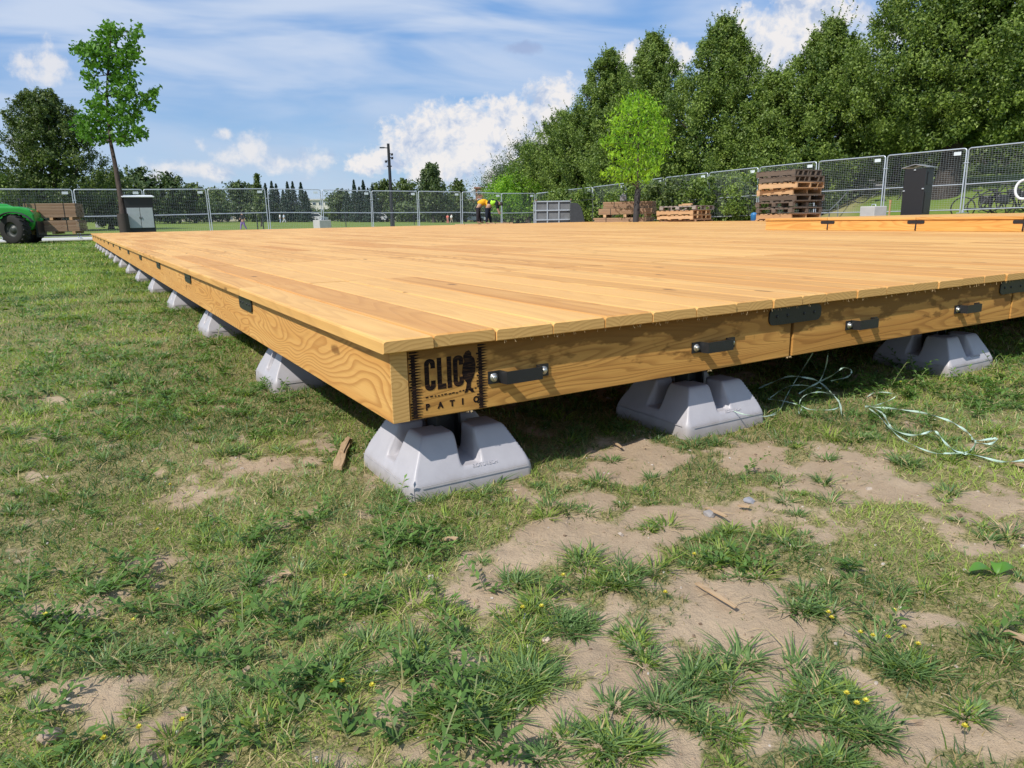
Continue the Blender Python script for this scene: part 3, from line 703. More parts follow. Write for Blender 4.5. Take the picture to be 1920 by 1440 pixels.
# stencilled lettering on the corner board
def stencil():
    yf = .0250; mb = MB(); th = .0007
    P = lambda x, z, d: Vector((x, yf-d, z))
    def poly(pts, ox=0, oz=0, sc=1): mb.prism([(ox+a*sc, oz+b*sc) for a, b in pts], th, P)
    ztop, zbot = ZB-.024, ZB-.089; H = ztop-zbot; w = .0235; s = .0098
    def letC(x, cut=None):
        out = []; inn = []
        for k in range(9):
            a = R(18+k*9); out.append((x+w/2+w/2*math.cos(a), ztop-w/2+w/2*math.sin(a)))
        n_ = 8
        O = [(x+w, ztop-.020), (x+w, ztop-w*.45)]+[(x+w/2+w/2*math.cos(R(a)), ztop-w*.42+w*.42*math.sin(R(a))) for a in range(15, 180, 15)]+[(x, ztop-w*.45), (x, zbot+w*.45)]+\
            [(x+w/2+w/2*math.cos(R(a)), zbot+w*.42+w*.42*math.sin(R(a))) for a in range(195, 346, 15)]+[(x+w, zbot+w*.45), (x+w, zbot+.020)]
        i0, i1 = x+s, x+w-s
        I = [(i1, zbot+.020), (i1, zbot+s+.003), (x+w/2, zbot+s*.8), (i0, zbot+s+.003), (i0, ztop-s-.003), (x+w/2, ztop-s*.8), (i1, ztop-s-.003), (i1, ztop-.020)]
        # split in strips so that every piece is convex enough
        mb.prism(O+I, th, P)
    x0 = .094
    letC(x0)
    mb.prism([(x0+.028, ztop), (x0+.028+s, ztop), (x0+.028+s, zbot+s*1.1), (x0+.047, zbot+s*1.1), (x0+.047, zbot), (x0+.028, zbot)], th, P)
    mb.prism([(x0+.050, ztop), (x0+.050+s, ztop), (x0+.050+s, zbot), (x0+.050, zbot)], th, P)
    letC(x0+.064)
    # dark upright figure leaning like the stroke of the last letter
    fig = [(.088,-.004),(.094,.004),(.101,.006),(.106,.001),(.107,-.006),(.113,-.012),(.116,-.024),(.115,-.038),(.110,-.052),(.104,-.062),(.103,-.072),(.109,-.079),(.112,-.084),(.104,-.083),(.098,-.076),(.095,-.082),(.088,-.083),(.092,-.074),(.094,-.062),(.087,-.052),(.084,-.040),(.086,-.026),(.090,-.016),(.088,-.010)]
    mb.prism([(x0+a, ztop+b+.002) for a, b in fig], th, P)
    # burned fringe marks left and right, like a comb
    random.seed(3)
    for xb, wd in ((.063, .020), (.214, .019)):
        mb.prism([(xb+.003, ZB-.012), (xb+wd*.55, ZB-.012), (xb+wd*.6, FB+.006), (xb+.003, FB+.006)], th, P)
        k = 0; z = ZB-.006
        while z > FB+.005:
            e = random.uniform(.0, .006); g = random.uniform(-.003, .002)
            mb.prism([(xb+g, z-.0032), (xb+wd*.6, z-.0036), (xb+wd+e, z-.0016), (xb+wd*.6, z), (xb+g, z)], th*1.15, P); z -= .0058
    # broken line of tiny stencil dashes
    x = x0
    while x < .212:
        L = random.choice((.004, .006, .0035)); z = ZB-.103+random.uniform(-.001, .001)+(.003 if x > .17 else 0)
        mb.prism([(x, z), (x+L, z+.0005), (x+L, z+.0026), (x, z+.0024)], th, P); x += L+random.choice((.0018, .003, .004))
    o = mb.build('stencil_mark', CHAR, corner_board)
    # P A T I O in stencil capitals
    def text(t, x, z, h, cond=1.0):
        cu = bpy.data.curves.new('t', 'FONT'); cu.body = t; cu.size = h*1.4; cu.extrude = .0004; cu.offset = .0009
        tmp = bpy.data.objects.new('t', cu); COL.objects.link(tmp)
        dg = bpy.context.evaluated_depsgraph_get(); me = bpy.data.meshes.new_from_object(tmp.evaluated_get(dg)); bpy.data.objects.remove(tmp)
        mt = Matrix.Translation((x, yf-.0003, z)) @ Matrix.Rotation(R(90), 4, 'X') @ Matrix.Diagonal((cond, 1, 1, 1)); me.transform(mt)
        return me
    ms = [text(ch, .0935+.0272*k, ZB-.128, .0125, .95) for k, ch in enumerate('PATIO')]
    bm = bmesh.new()
    for m in ms: bm.from_mesh(m)
    me = bpy.data.meshes.new('lettering'); bm.to_mesh(me); bm.free(); me.materials.append(CHAR)
    lo = bpy.data.objects.new('lettering', me); COL.objects.link(lo); lo.parent = corner_board
stencil()
random.seed(21)
def fibres():
    mb = MB()
    for k in range(150):
        x = random.uniform(.25, 2.6); L = random.uniform(.003, .009); y = random.uniform(.001, .012)
        p = Vector((x, y, ZB+.001)); a = random.uniform(-.5, .5)
        mb.tube([p, p+Vector((L*.4*a, -.001, -L*.5)), p+Vector((L*a*1.3, -.002, -L))], .0004, 3, 0, False)
    for cx in (1.2, 1.215, .2, .9):
        for k in range(10):
            p = Vector((cx+random.uniform(-.012, .0), .026, FB+.001)); L = random.uniform(.003, .006)
            mb.tube([p, p+Vector((random.uniform(-.003, .003), -.001, -L))], .0004, 3, 0, False)
    tag(mb.build('torn_wood_fibres', simple('fibre', (.75,.55,.30), .8), deck), kind='stuff')
fibres()

# ------------------------------------------------------------------ plastic footing blocks
def pad_mesh():
    n = 84; hw = .152; xs = np.linspace(-hw, hw, n); X, Y = np.meshgrid(xs, xs, indexing='ij')
    def smin(a, b, k): h = np.clip(.5+.5*(b-a)/k, 0, 1); return b*(1-h)+a*h-k*h*(1-h)
    ax, ay = np.abs(X), np.abs(Y)
    cr = .02; qx = np.maximum(ax-(hw-cr), 0); qy = np.maximum(ay-(hw-cr), 0)
    edge = np.where((ax > hw-cr) & (ay > hw-cr), cr-np.hypot(qx, qy), np.minimum(hw-ax, hw-ay))
    rim = .034*np.clip(edge/.006, 0, 1)**.5
    slope = .034+np.maximum(edge-.007, 0)*1.85
    top = smin(slope, np.full_like(slope, .120), .010)
    chan = .034+.016+np.maximum(edge-.03, 0)*.12
    cw = .021
    dch = np.minimum(ax, ay)-cw+.010*np.clip((top-.05)/.08, 0, 1)*0     # distance outside the channel arms
    flare = np.clip((.045-edge)/.03, 0, 1)*.004
    t = np.clip((dch-flare+.003)/.007, 0, 1); t = t*t*(3-2*t)
    cen = np.clip((np.maximum(ax, ay)-.040)/.006, 0, 1)
    body = np.minimum(top, chan)*(1-t)+top*t
    Z = np.minimum(body, np.where(cen > 0, body, body))
    Z = np.where(np.maximum(ax, ay) < .040, np.minimum(Z, .058), Z)
    Z = np.where(edge < .006, rim, np.maximum(Z, .034))
    V = np.stack([X, Y, Z], -1).reshape(-1, 3)
    # pull corner vertices in so that the plan has round corners
    c = np.stack([np.clip(V[:, 0], -hw+cr, hw-cr), np.clip(V[:, 1], -hw+cr, hw-cr)], -1); d = V[:, :2]-c; L = np.linalg.norm(d, axis=1)
    k = L > cr; V[k, :2] = c[k]+d[k]/L[k, None]*cr; V[k, 2] = 0
    edge_i = (np.abs(X).ravel() > hw-1e-6) | (np.abs(Y).ravel() > hw-1e-6); V[edge_i, 2] = -.01
    i, j = np.meshgrid(np.arange(n-1), np.arange(n-1), indexing='ij'); a = i*n+j
    F = np.stack([a, a+n, a+n+1, a+1], -1).reshape(-1, 4)
    return V, F
def footing():
    V, F = pad_mesh(); root = empty('footing_block', (0, 0, 0))
    b = npmesh('plastic_base', V, F, PAD, parent=root, smooth=True)
    # raised maker's name on the sloping skirt
    cu = bpy.data.curves.new('t', 'FONT'); cu.body = 'ROTOTECH'; cu.size = .0115; cu.extrude = .0006; cu.align_x = 'CENTER'
    tmp = bpy.data.objects.new('t', cu); COL.objects.link(tmp)
    me = bpy.data.meshes.new_from_object(tmp.evaluated_get(bpy.context.evaluated_depsgraph_get())); bpy.data.objects.remove(tmp)
    me.transform(Matrix.Translation((.03, -.1405, .0445)) @ Matrix.Rotation(math.atan(1.30), 4, 'X')); me.materials.append(PAD)
    lo = bpy.data.objects.new('raised_lettering', me); COL.objects.link(lo); lo.parent = b
    s = MB(); hwp = .1517
    for (x0, y0, x1, y1) in ((-.13, -hwp, .13, -hwp), (-.13, hwp, .13, hwp), (-hwp, -.13, -hwp, .13), (hwp, -.13, hwp, .13)):
        s.tube([(x0, y0, .030), (x1, y1, .030)], .0008, 5)
    s.build('moulding_seam', PAD, b)
    p = MB()
    p.box((0, 0, .115), (.062, .006, .128)); p.box((-.028, 0, .115), (.006, .05, .128)); p.box((.028, 0, .115), (.006, .05, .128)); p.box((0, 0, .177), (.10, .09, .005))
    for z in (.08, .10, .12, .14, .16): p.lathe((.031, 0, z), [(0, 0), (.006, 0), (.006, .004), (0, .004)], axis='X', seg=8)
    p.build('steel_upright', BLACK, root)
    return root
proto = footing()
first = ['grey plastic footing block under the stencilled corner of the deck', 'shaded grey plastic footing block under the front edge, second from the corner',
         'grey plastic footing block rising from weeds under the front edge at the right', 'grey plastic footing block further along the front edge',
         'grey plastic footing block near the fourth front plate', 'grey plastic footing block near the fifth front plate']
ordn = ['second', 'third', 'fourth', 'fifth', 'sixth', 'seventh', 'eighth', 'ninth', 'tenth', 'eleventh', 'twelfth', 'thirteenth', 'fourteenth', 'fifteenth']
for k, (px, py) in enumerate(PADS):
    if k in (3, 4, 5): continue
    o = proto if k == 0 else copy_tree(proto)
    o.location = (px, py, 0.004); o.rotation_euler = (0, 0, 0)
    if k < 6: lb = first[k]
    elif k < 6+14: lb = 'grey footing block under the left deck edge, %s along from the near corner' % ordn[k-6]
    else: lb = 'grey plastic footing block in deep shade under the deck, behind the front row'
    tag(o, lb, 'footing', 'plastic footing blocks carrying the deck')

# ------------------------------------------------------------------ raised platform on the deck
def platform():
    X = 7.25; H = .145; root = empty('raised_platform', (X, 5.17, ZT), 0, 'raised step of bright orange timber with black joining plates standing on the deck', 'platform')
    m = MB(); ys = [5.17, 4.26, 3.20, 2.17, 1.14, .1]
    def L(x, y, z): return Vector((x-X, y-5.17, z-ZT))
    mm = MB()
    for k in range(34):
        x = X-.012+k*.141
        for a, b in zip(ys[:-1], ys[1:]): mm.box(L(x+.0695, (a+b)/2, ZT+H-.014), (.1385, a-b-.004, .028), None, random.random()*40, bev=.003)
    mm.build('platform_boards', MW['deck'], root)
    for a, b in zip(ys[:-1], ys[1:]):
        m = MB(); m.box(L(X+.018, (a+b)/2, ZT+(H-.030)/2+.001), (.036, a-b-.014, H-.032), None, random.random()*40, bev=.002); m.build('side_board', MW['step'], root)
    m = MB(); m.box(L(X+2.4, 5.15, ZT+(H-.030)/2+.001), (4.7, .034, H-.034), None, 4.4); m.build('end_board', MW['step'], root)
    m = MB(); m.box(L(X+4.76, 2.6, ZT+(H-.03)/2+.001), (.03, 5.0, H-.034), None, 4.9); m.box(L(X+2.4, .12, ZT+(H-.03)/2+.001), (4.7, .03, H-.034), None, 4.9); m.build('rear_board', MW['step'], root)
    for y in ys[1:-1]:
        m = MB(); c = L(X-.0005, y, ZT+H-.052)
        m.prism(rr_poly(.185, .034, .014), .004, lambda x, yy, z: c+Vector((-z, x, yy))); m.build('joining_plate', BLACK, root)
        m = MB(); m.box(L(X-.001, y, ZT+.045), (.003, .014, .07), Matrix.Rotation(R(4), 3, 'X')); m.build('gap_strap', BLACK, root)
platform()
#---PART2---
def px(u, d, z=None, v=400):
    """world x,y under photo column u at depth d (z from the ground unless given)"""
    p = at(u, v, d); p.z = gz(p.x, p.y) if z is None else z; return p
# ------------------------------------------------------------------ trees
LF = {}
def leafset(kind, dark, light, tr=.3): LF[kind] = leafmat(kind+'_leaves', dark, light, tr, .5)
leafset('row', (.034,.078,.015), (.27,.36,.070), .32)
leafset('dark', (.028,.058,.014), (.16,.21,.048), .25)
leafset('bright', (.065,.19,.012), (.38,.60,.045), .45)
leafset('oak', (.040,.120,.012), (.16,.33,.035), .35)
leafset('spruce', (.014,.034,.022), (.045,.080,.045), .1)
leafset('far', (.036,.068,.026), (.14,.185,.06), .2)
leafset('farlight', (.050,.085,.022), (.16,.21,.06), .25)
leafset('willow', (.045,.075,.035), (.16,.21,.10), .25)
def leaves(C, size, up=.4, out=None, droop=0, wid=.55, sv=.35):
    """rhombic leaf quads at centres C (n,3)"""
    n = len(C); nrm = rng.normal(size=(n, 3)); nrm[:, 2] += up
    if out is not None: nrm += out*1.0
    nrm /= np.linalg.norm(nrm, axis=1)[:, None]
    d = rng.normal(size=(n, 3)); d[:, 2] -= droop; d -= nrm*(d*nrm).sum(1)[:, None]; d /= np.linalg.norm(d, axis=1)[:, None]
    w = np.cross(nrm, d); s = (size*(1-sv+2*sv*rng.random(n)))[:, None]
    V = np.stack([C-d*s*.5, C-w*s*wid*.5+nrm*s*.06, C+d*s*.5, C+w*s*wid*.5+nrm*s*.06], 1).reshape(-1, 3)
    return V, np.arange(n*4).reshape(-1, 4)
def crown_pts(h0, h1, rad, prof, ncl, per, cl, shape_noise=.22, seed=0, flat=1.0, spire=0):
    """clumps of leaf positions filling an uneven crown; returns points, outward direction, clump tone"""
    t = rng.random(ncl)**.9; az = rng.random(ncl)*2*np.pi
    pr = np.array([prof(a) for a in t])
    lump = 1+shape_noise*2*(fbm(np.cos(az)*1.6+seed, np.sin(az)*1.6+t*5+seed, 1.3, 3, seed)-.5)*1.6
    deep = rng.random(ncl)**2.2
    rr = rad*pr*lump*(1-.55*deep)
    c = np.stack([np.cos(az)*rr, np.sin(az)*rr*flat, h0+(h1-h0)*t], 1)
    # each clump is a leafy spray: long axis points out and up, leaves denser at its shell
    ax = np.stack([np.cos(az)*.8, np.sin(az)*.8, .45+spire+rng.random(ncl)*.6], 1); ax /= np.linalg.norm(ax, axis=1)[:, None]
    dirs = rng.normal(size=(ncl, per, 3)); dirs /= np.linalg.norm(dirs, axis=2)[:, :, None]
    rad_ = rng.random((ncl, per, 1))**.45
    sz = cl*(.6+.9*rng.random((ncl, 1, 1)))*(.45+.55*pr[:, None, None])
    o = dirs*rad_*sz; al = (o*ax[:, None, :]).sum(2, keepdims=True); o = o+ax[:, None, :]*al*(.35+spire*.6)
    P = (c[:, None, :]+o).reshape(-1, 3)
    out = (np.repeat(np.stack([np.cos(az), np.sin(az), (t-.45)*1.2], 1)*.35, per, 0)+dirs.reshape(-1, 3)*.9)
    tone = np.repeat(rng.random(ncl), per)
    return P, out, tone
P_CON = lambda t: (min(1, (t+.06)/.24)**.6)*max(.015, 1-max(0, t-.18)/.83)**.84
P_WIDE = lambda t: (min(1, (t+.05)/.2)**.6)*max(.02, 1-max(0, t-.1)/.92)**.52
P_RND = lambda t: math.sqrt(max(.02, 1-(2*t-.95)**2/1.12))
P_EGG = lambda t: (min(1, (t+.08)/.3)**.6)*max(.03, 1-max(0, t-.3)/.72)**.5
def tree(name, base, h, rad, crown0, kind, label, group, prof=P_CON, ncl=420, per=60, cl=.42, leaf=.13, trunk=.16, cat='tree', seed=0, noise_=.22, flat=1.0, spire=0, droop=0, wid=.55, bk=None, lean=(0, 0), off=None):
    root = empty(name, base, random.random()*6 if off is None else 0, label, cat, group)
    Pt, out, tn = crown_pts(crown0, h, rad, prof, ncl, per, cl, noise_, seed, flat, spire)
    # leafy shoots that break the outline
    ns = int(ncl*.16)+6; tt = rng.random(ns)**.7; aa = rng.random(ns)*6.283; q = np.array([prof(min(.97, x)) for x in tt])*rad*.97
    tt[:6] = .97; q[:6] = rad*.06
    st_ = np.stack([np.cos(aa)*q, np.sin(aa)*q*flat, crown0+(h-crown0)*tt], 1)
    dr = np.stack([np.cos(aa)*.5, np.sin(aa)*.5, .75+rng.random(ns)*.5], 1)+rng.normal(0, .15, (ns, 3)); Ls = cl*(.9+1.3*rng.random(ns))*(1 if name == 'conical_tree' else .45)
    m_ = 16; tl = np.linspace(.1, 1, m_)
    sh = (st_[:, None, :]+dr[:, None, :]*(tl[None, :]*Ls[:, None])[:, :, None]+rng.normal(0, 1, (ns, m_, 3))*leaf*.55*(1.15-tl)[None, :, None]).reshape(-1, 3)
    Pt = np.concatenate([Pt, sh]); out = np.concatenate([out, np.zeros((len(sh), 3))]); tn = np.concatenate([tn, np.repeat(rng.random(ns), m_)])
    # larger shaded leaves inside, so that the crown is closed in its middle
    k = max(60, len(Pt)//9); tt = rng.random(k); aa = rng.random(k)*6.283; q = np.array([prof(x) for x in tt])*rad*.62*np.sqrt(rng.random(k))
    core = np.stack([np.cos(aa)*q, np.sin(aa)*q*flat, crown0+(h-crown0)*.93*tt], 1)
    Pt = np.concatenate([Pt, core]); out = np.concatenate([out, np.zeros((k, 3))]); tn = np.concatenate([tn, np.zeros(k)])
    if off is not None: Pt = Pt+np.array([off[0], off[1], 0])*sstep(0, 4, Pt[:, 2])[:, None]
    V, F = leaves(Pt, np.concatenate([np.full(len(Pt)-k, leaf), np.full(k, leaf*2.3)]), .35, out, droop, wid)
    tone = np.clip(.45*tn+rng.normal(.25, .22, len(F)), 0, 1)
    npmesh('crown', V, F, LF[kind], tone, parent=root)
    mb = MB(); pts = []; k = 7
    for i in range(k): t = i/(k-1); pts.append((lean[0]*t+.05*math.sin(i*1.7+seed), lean[1]*t+.05*math.cos(i*2.3+seed), -.2+t*(h*.80+.2)))
    mb.tube(pts, [trunk*(1.35-.35*min(1, i*2))*(1-.8*i/(k-1)) for i in range(k)], 10)
    nb = 9 if off is None else 0
    for i in range(nb):
        a = i*2.4+seed; z0 = crown0*.9+(h*.7-crown0*.9)*(i/nb); L = rad*.75*prof(max(0, min(1, (z0-crown0)/(h-crown0)+.08)))
        p0 = Vector((0, 0, z0)); p2 = Vector((math.cos(a)*L, math.sin(a)*L*flat, z0+L*.75)); p1 = p0.lerp(p2, .5)+Vector((0, 0, -.1*L))
        mb.tube([p0, p1, p2], [trunk*.42*(1-.5*i/nb), trunk*.25, trunk*.08], 6)
    mb.build('trunk', bk or BARK, root)
    return root
GR_ROW = 'tall trees in a row behind the right fence'
def row_tree(u, vtop, d, rad, label, seed, ncl=500, per=78, kind='row', prof=P_CON, crown0=1.2, leaf=.108, trunk=.2, cl=.30, noise_=.12, **k):
    rad *= 1.38; ncl = int(ncl*1.05); per = int(per*1.6); cl *= 1.12
    b = px(u, d); h = at(u, vtop, d).z-b.z
    return tree('conical_tree', b, h, rad, crown0, kind, label, GR_ROW, prof, ncl, per, cl, leaf, trunk, seed=seed, noise_=noise_, spire=.5, **k)
row_tree(1140, 112, 43, 3.3, 'dark green conical tree at the left of the tall row, beside the cloud', 1)
row_tree(1218, 84, 40, 2.9, 'dark green pointed tree behind the bright young tree, second tip of the tall row', 2)
row_tree(1345, 58, 36, 3.1, 'tall pointed green tree with a double tip, third of the row', 3, 560)
row_tree(1440, 150, 33.5, 2.2, 'lower green tree filling the gap between the two tallest pointed trees', 31, 300)
row_tree(1535, 62, 33, 3.2, 'broad cone shaped green tree with a sharp tip above the tall pallet stack', 4, 620)
row_tree(1672, 165, 34, 2.2, 'green tree between the sharp tipped cone and the huge tree at the right edge', 5, 320)
big = px(1768, 27)
tree('broad_tree', big, at(1800, -120, 29).z-big.z, 4.4, 1.9, 'row', 'huge broad green tree with a thick dark trunk behind the black cabinet', GR_ROW, P_EGG, 1150, 120, .36, .115, .40, seed=6, noise_=.12, lean=(1.2, .5), off=(2.0, .7), bk=bark('dark_bark', (.055,.045,.038)))
row_tree(1075, 215, 45, 2.9, 'rounded dark tree left of the first pointed tip', 7, 380, prof=P_EGG, noise_=.3)
row_tree(1030, 285, 46, 2.3, 'lower dark tree at the left end of the row, above the grey metal frame', 8, 260, prof=P_EGG, noise_=.3)
row_tree(990, 268, 52, 2.0, 'pale grey green loose tree at the left end of the row', 9, 170, 46, kind='willow', prof=P_EGG, noise_=.4, cl=.55)
row_tree(945, 318, 56, 1.9, 'thin grey green tree with bare twigs at the far left of the row', 10, 120, 40, kind='willow', prof=P_EGG, noise_=.4, cl=.5)
row_tree(962, 335, 44, 1.15, 'small bright green tree standing above the fence corner', 11, 110, 40, kind='bright', prof=P_RND, crown0=.7, trunk=.06)
for i, (u, vt, d, rad, kd, lb) in enumerate([(1055,360,37,1.0,'row','leafy bush behind the grey metal frame'),(1120,352,35.5,1.2,'row','leafy bush behind the left end of the brown lumber'),(1195,345,33,1.3,'row','leafy bush behind the trunk of the bright young tree'),
        (1270,340,31,1.3,'dark','dark bush behind the low pallet stack'),(1345,332,29.5,1.4,'row','bush with sunlit top between the two pallet stacks'),(1420,325,28,1.2,'row','bush behind the left side of the tall pallet stack'),
        (1500,350,34,.8,'row','bush behind the right side of the tall pallet stack'),(1655,325,36,.9,'bright','small bright green shrub on the slope behind the pale concrete block'),(1858,318,36,1.6,'farlight','yellow green scrub at the top of the grass slope')]):
    b = px(u, d); h = at(u, vt, d).z-b.z
    tree('bush', b, h, rad*1.15, .15, kd, lb, 'bushes behind the right fence', P_RND, 90 if i < 7 else 40, 60, .28, .12, .05, 'bush', seed=40+i)
for i, (u, vt, d, rad, lb) in enumerate([(1690,235,50,4.0,'dark tree in shade behind the slope, left of the thick trunk'),(1850,230,48,4.2,'dark tree in shade behind the slope, right of the thick trunk'),(1930,215,44,4,'dark tree in shade at the right edge beyond the slope'),
        (1560,300,52,4.0,'dark tree in shade behind the handrail on the slope'),(1440,300,48,4.2,'dark tree in shade behind the tall pallet stack'),(1330,305,50,4.2,'dark tree in shade behind the low pallets'),(1210,315,54,4.2,'dark tree in shade behind the bright young tree'),(1100,330,58,4.2,'dark tree in shade behind the metal frame')]):
    b = px(u, d); h = at(u, vt, d).z-b.z
    tree('shade_tree', b, h, rad, .1, 'dark', lb, 'dark trees behind the tall row', P_RND, 200, 50, .7, .24, .2, seed=60+i)
# left side
def ltree(name, u, vt, d, hwpx, c0, kind, lb, ncl, per, leaf, cl, prof=P_RND, seed=0, group='trees around the park field', trunk=.25, noise_=.28, cat='tree', spire=0):
    b = px(u, d); h = at(u, vt, d).z-b.z
    return tree(name, b, h, hwpx*d/FPX, c0, kind, lb, group, prof, ncl, per, cl, leaf, trunk, cat, seed, noise_, spire=spire)
ltree('broad_tree', 112, 180, 58, 108, 1.6, 'dark', 'large dark spreading tree at the left behind the fence', 560, 60, .18, .46, P_WIDE, 21, noise_=.30)
ltree('broad_tree', -22, 250, 52, 36, 1.4, 'row', 'green tree cut off by the left edge of the picture', 90, 50, .18, .5, P_RND, 22)
ltree('broad_tree', 62, 330, 62, 75, .5, 'dark', 'low dark tree behind the green machine and its lumber', 150, 50, .24, .6, P_RND, 23)
ltree('broad_tree', 205, 330, 66, 50, .5, 'dark', 'low dark tree behind the slim oak trunk', 110, 50, .24, .6, P_RND, 24)
far = [(268,322,95,52,'far','round topped green tree right of the slim oak'),(322,334,97,34,'far','low green tree sloping down to the right above the fence'),(365,352,100,30,'farlight','small green tree peeping over the fence at left'),
 (408,360,120,24,'farlight','pale green tree with a reddish house beside it'),(448,347,118,26,'far','dark clump forming tree left of the slender yellow green tree'),(475,352,122,22,'far','dark tree right behind the slender yellow green tree'),
 (612,400,140,20,'farlight','low hedge tree below the white building'),(640,362,120,24,'far','rounded dark tree just right of the white building'),(725,345,118,27,'farlight','pale green tree left of the lamp pole'),(762,343,120,28,'farlight','pale green tree right of the lamp pole'),
 (795,362,122,22,'far','low tree left of the round crowned elm'),(845,372,125,20,'far','low tree right of the round crowned elm'),(860,347,112,16,'farlight','small round green tree before the brick building'),(897,384,118,26,'far','low tree in front of the brick building'),
 (935,372,110,22,'far','low green tree right of the brick building'),(230,375,105,40,'far','low tree behind the white cabinet'),(150,385,110,40,'far','low tree behind the lumber on the forks'),(310,378,110,40,'far','low tree right of the white cabinet'),
 (395,385,112,36,'far','low tree behind the walking child'),(560,392,118,30,'far','low tree under the spruces'),(690,390,118,34,'far','low tree under the second group of spruces'),(1010,385,100,30,'far','low tree behind the fence corner'),
 (60,385,100,50,'far','low tree behind the green machine'),(760,385,116,40,'far','low tree at the foot of the lamp pole'),(830,390,112,36,'far','low tree behind the two small children'),(970,388,104,30,'far','low tree behind the bending workers'),(490,388,115,30,'far','low tree below the slender yellow green tree')]
for i, (u, vt, d, hw, kd, lb) in enumerate(far): ltree('field_tree', u, vt, d, hw, .6, kd, lb, 60, 40, .42, .9, P_RND, 100+i)
ltree('round_elm', 812, 313, 105, 29, 1.2, 'far', 'tall round crowned dark elm standing above the fence right of the lamp pole', 170, 48, .36, .7, P_EGG, 140, noise_=.12)
ltree('slender_tree', 488, 330, 70, 9, .8, 'farlight', 'slender yellow green young tree rising above the fence', 46, 36, .22, .3, P_CON, 141, spire=.6, trunk=.08)
def spruce(u, vt, d, hw, lb, seed):
    b = px(u, d); h = at(u, vt, d).z-b.z; rad = hw*d/FPX*1.25
    root = empty('spruce', b, seed, lb, 'tree', 'spruces beyond the park field'); n = 2600
    t = rng.random(n)**1.4*.98; lay = (t*11) % 1; az = rng.random(n)*6.283
    r = rad*(1-t)**.9*(1-.45*lay)*np.sqrt(rng.random(n)*.8+.2)*(1+.25*np.sin(az*5+t*30)); z = .3+(h-.3)*t-.10*r
    V, F = leaves(np.stack([np.cos(az)*r, np.sin(az)*r, z], 1), .30, .5, np.stack([np.cos(az), np.sin(az), az*0+.2], 1), .3, .4)
    npmesh('crown', V, F, LF['spruce'], np.clip(rng.normal(.4, .25, n), 0, 1), parent=root)
    mb = MB(); mb.tube([(0, 0, -.2), (0, 0, h*.5), (0, 0, h)], [.16, .1, .02], 7); mb.build('trunk', BARK, root)
sp = [(502,343,'first'),(514,339,'second'),(522,344,'third'),(543,340,'fourth'),(553,340,'fifth'),(568,341,'sixth'),(576,358,'seventh'),(652,355,'eighth'),(667,337,'ninth'),(676,350,'tenth'),(684,337,'eleventh'),(692,352,'twelfth'),(701,345,'thirteenth'),(534,356,'fourteenth')]
sp.sort(key=lambda a: a[0])
for i, (u, vt, _) in enumerate(sp): spruce(u, vt, 112+(i % 3)*3, 15, 'dark blue green spruce above the fence, %s spruce from the left' % ['first','second','third','fourth','fifth','sixth','seventh','eighth','ninth','tenth','eleventh','twelfth','thirteenth','fourteenth'][i], i)
def young_oak():
    d = 24; b = px(236, d, v=440); root = empty('young_oak', b, 0, 'slim young oak with tiers of lobed leaves standing beside the white cabinet', 'tree')
    W_ = lambda u, v, dd=0: at(u, v, d+dd)-b
    tr = [(236,450),(226,370),(216,310),(207,265),(203,225),(200,180),(202,140),(206,100),(208,62),(207,40)]
    mb = MB(); tp = [W_(u, v) for u, v in tr]; mb.tube(tp, [.12,.085,.07,.055,.045,.04,.034,.025,.015,.006], 9)
    cl = [(207,50,14,10),(200,66,18,16),(222,62,10,8),(252,66,10,14),(262,52,5,8),(246,90,16,16),(150,92,16,12),(168,98,18,14),(190,92,22,18),(222,104,22,16),(250,106,12,10),(176,120,16,12),(208,122,22,14),(240,118,12,8),
          (165,140,12,9),(178,160,14,10),(236,142,20,14),(216,150,14,10),(245,160,10,9),(190,182,12,8),(224,172,22,12),(240,178,16,10),(268,190,16,12),(286,178,10,10),(293,172,5,5),(284,200,8,8),(176,196,16,10),(200,208,26,14),(232,202,18,12),(255,208,10,8),
          (160,222,22,12),(150,236,12,12),(186,232,22,14),(222,226,20,12),(248,222,14,10),(168,254,20,12),(192,258,14,12),(226,252,18,12),(252,244,14,10),(266,252,10,8),(238,264,14,8)]
    C = []; out = []; tn = []
    for (u, v, ru, rv) in cl:
        n = int(ru*rv*.42)+12; dd = rng.normal(0, .45, n)+random.uniform(-.5, .5); tt = random.random()
        for k in range(n):
            q = W_(u+random.gauss(0, ru*.60), v+random.gauss(0, rv*.60), float(dd[k])); C.append(q); out.append((0, 0, .3)); tn.append(tt)
        j = min(range(len(tr)), key=lambda i: abs(tr[i][1]-(v+14))); p0 = tp[j]; p2 = W_(u, v, float(dd.mean())); mb.tube([p0, p0.lerp(p2, .5)+Vector((0, 0, -.05)), p2], [.018, .012, .004], 5)
    V, F = leaves(np.array(C), .17, .2, np.array(out), .6, .5, .4)
    # lobes: a second smaller leaf crossing each
    V2, F2 = leaves(np.array(C)+rng.normal(0, .02, (len(C), 3)), .11, .2, np.array(out), .6, .75, .4)
    tone = np.clip(.35*np.array(tn)+rng.normal(.3, .2, len(C)), 0, 1)
    npmesh('crown', np.concatenate([V, V2]), np.concatenate([F, F2+len(V)]), LF['oak'], np.concatenate([tone, tone]), parent=root)
    mb.build('trunk', BARK_Y, root)
    g = MB(); g.tube([(.0, 0, -.05), (-.02, 0, .9)], .17, 12, cap=False); g.build('trunk_guard', simple('dark_tree_guard', (.045,.035,.03), .8), root)
young_oak()
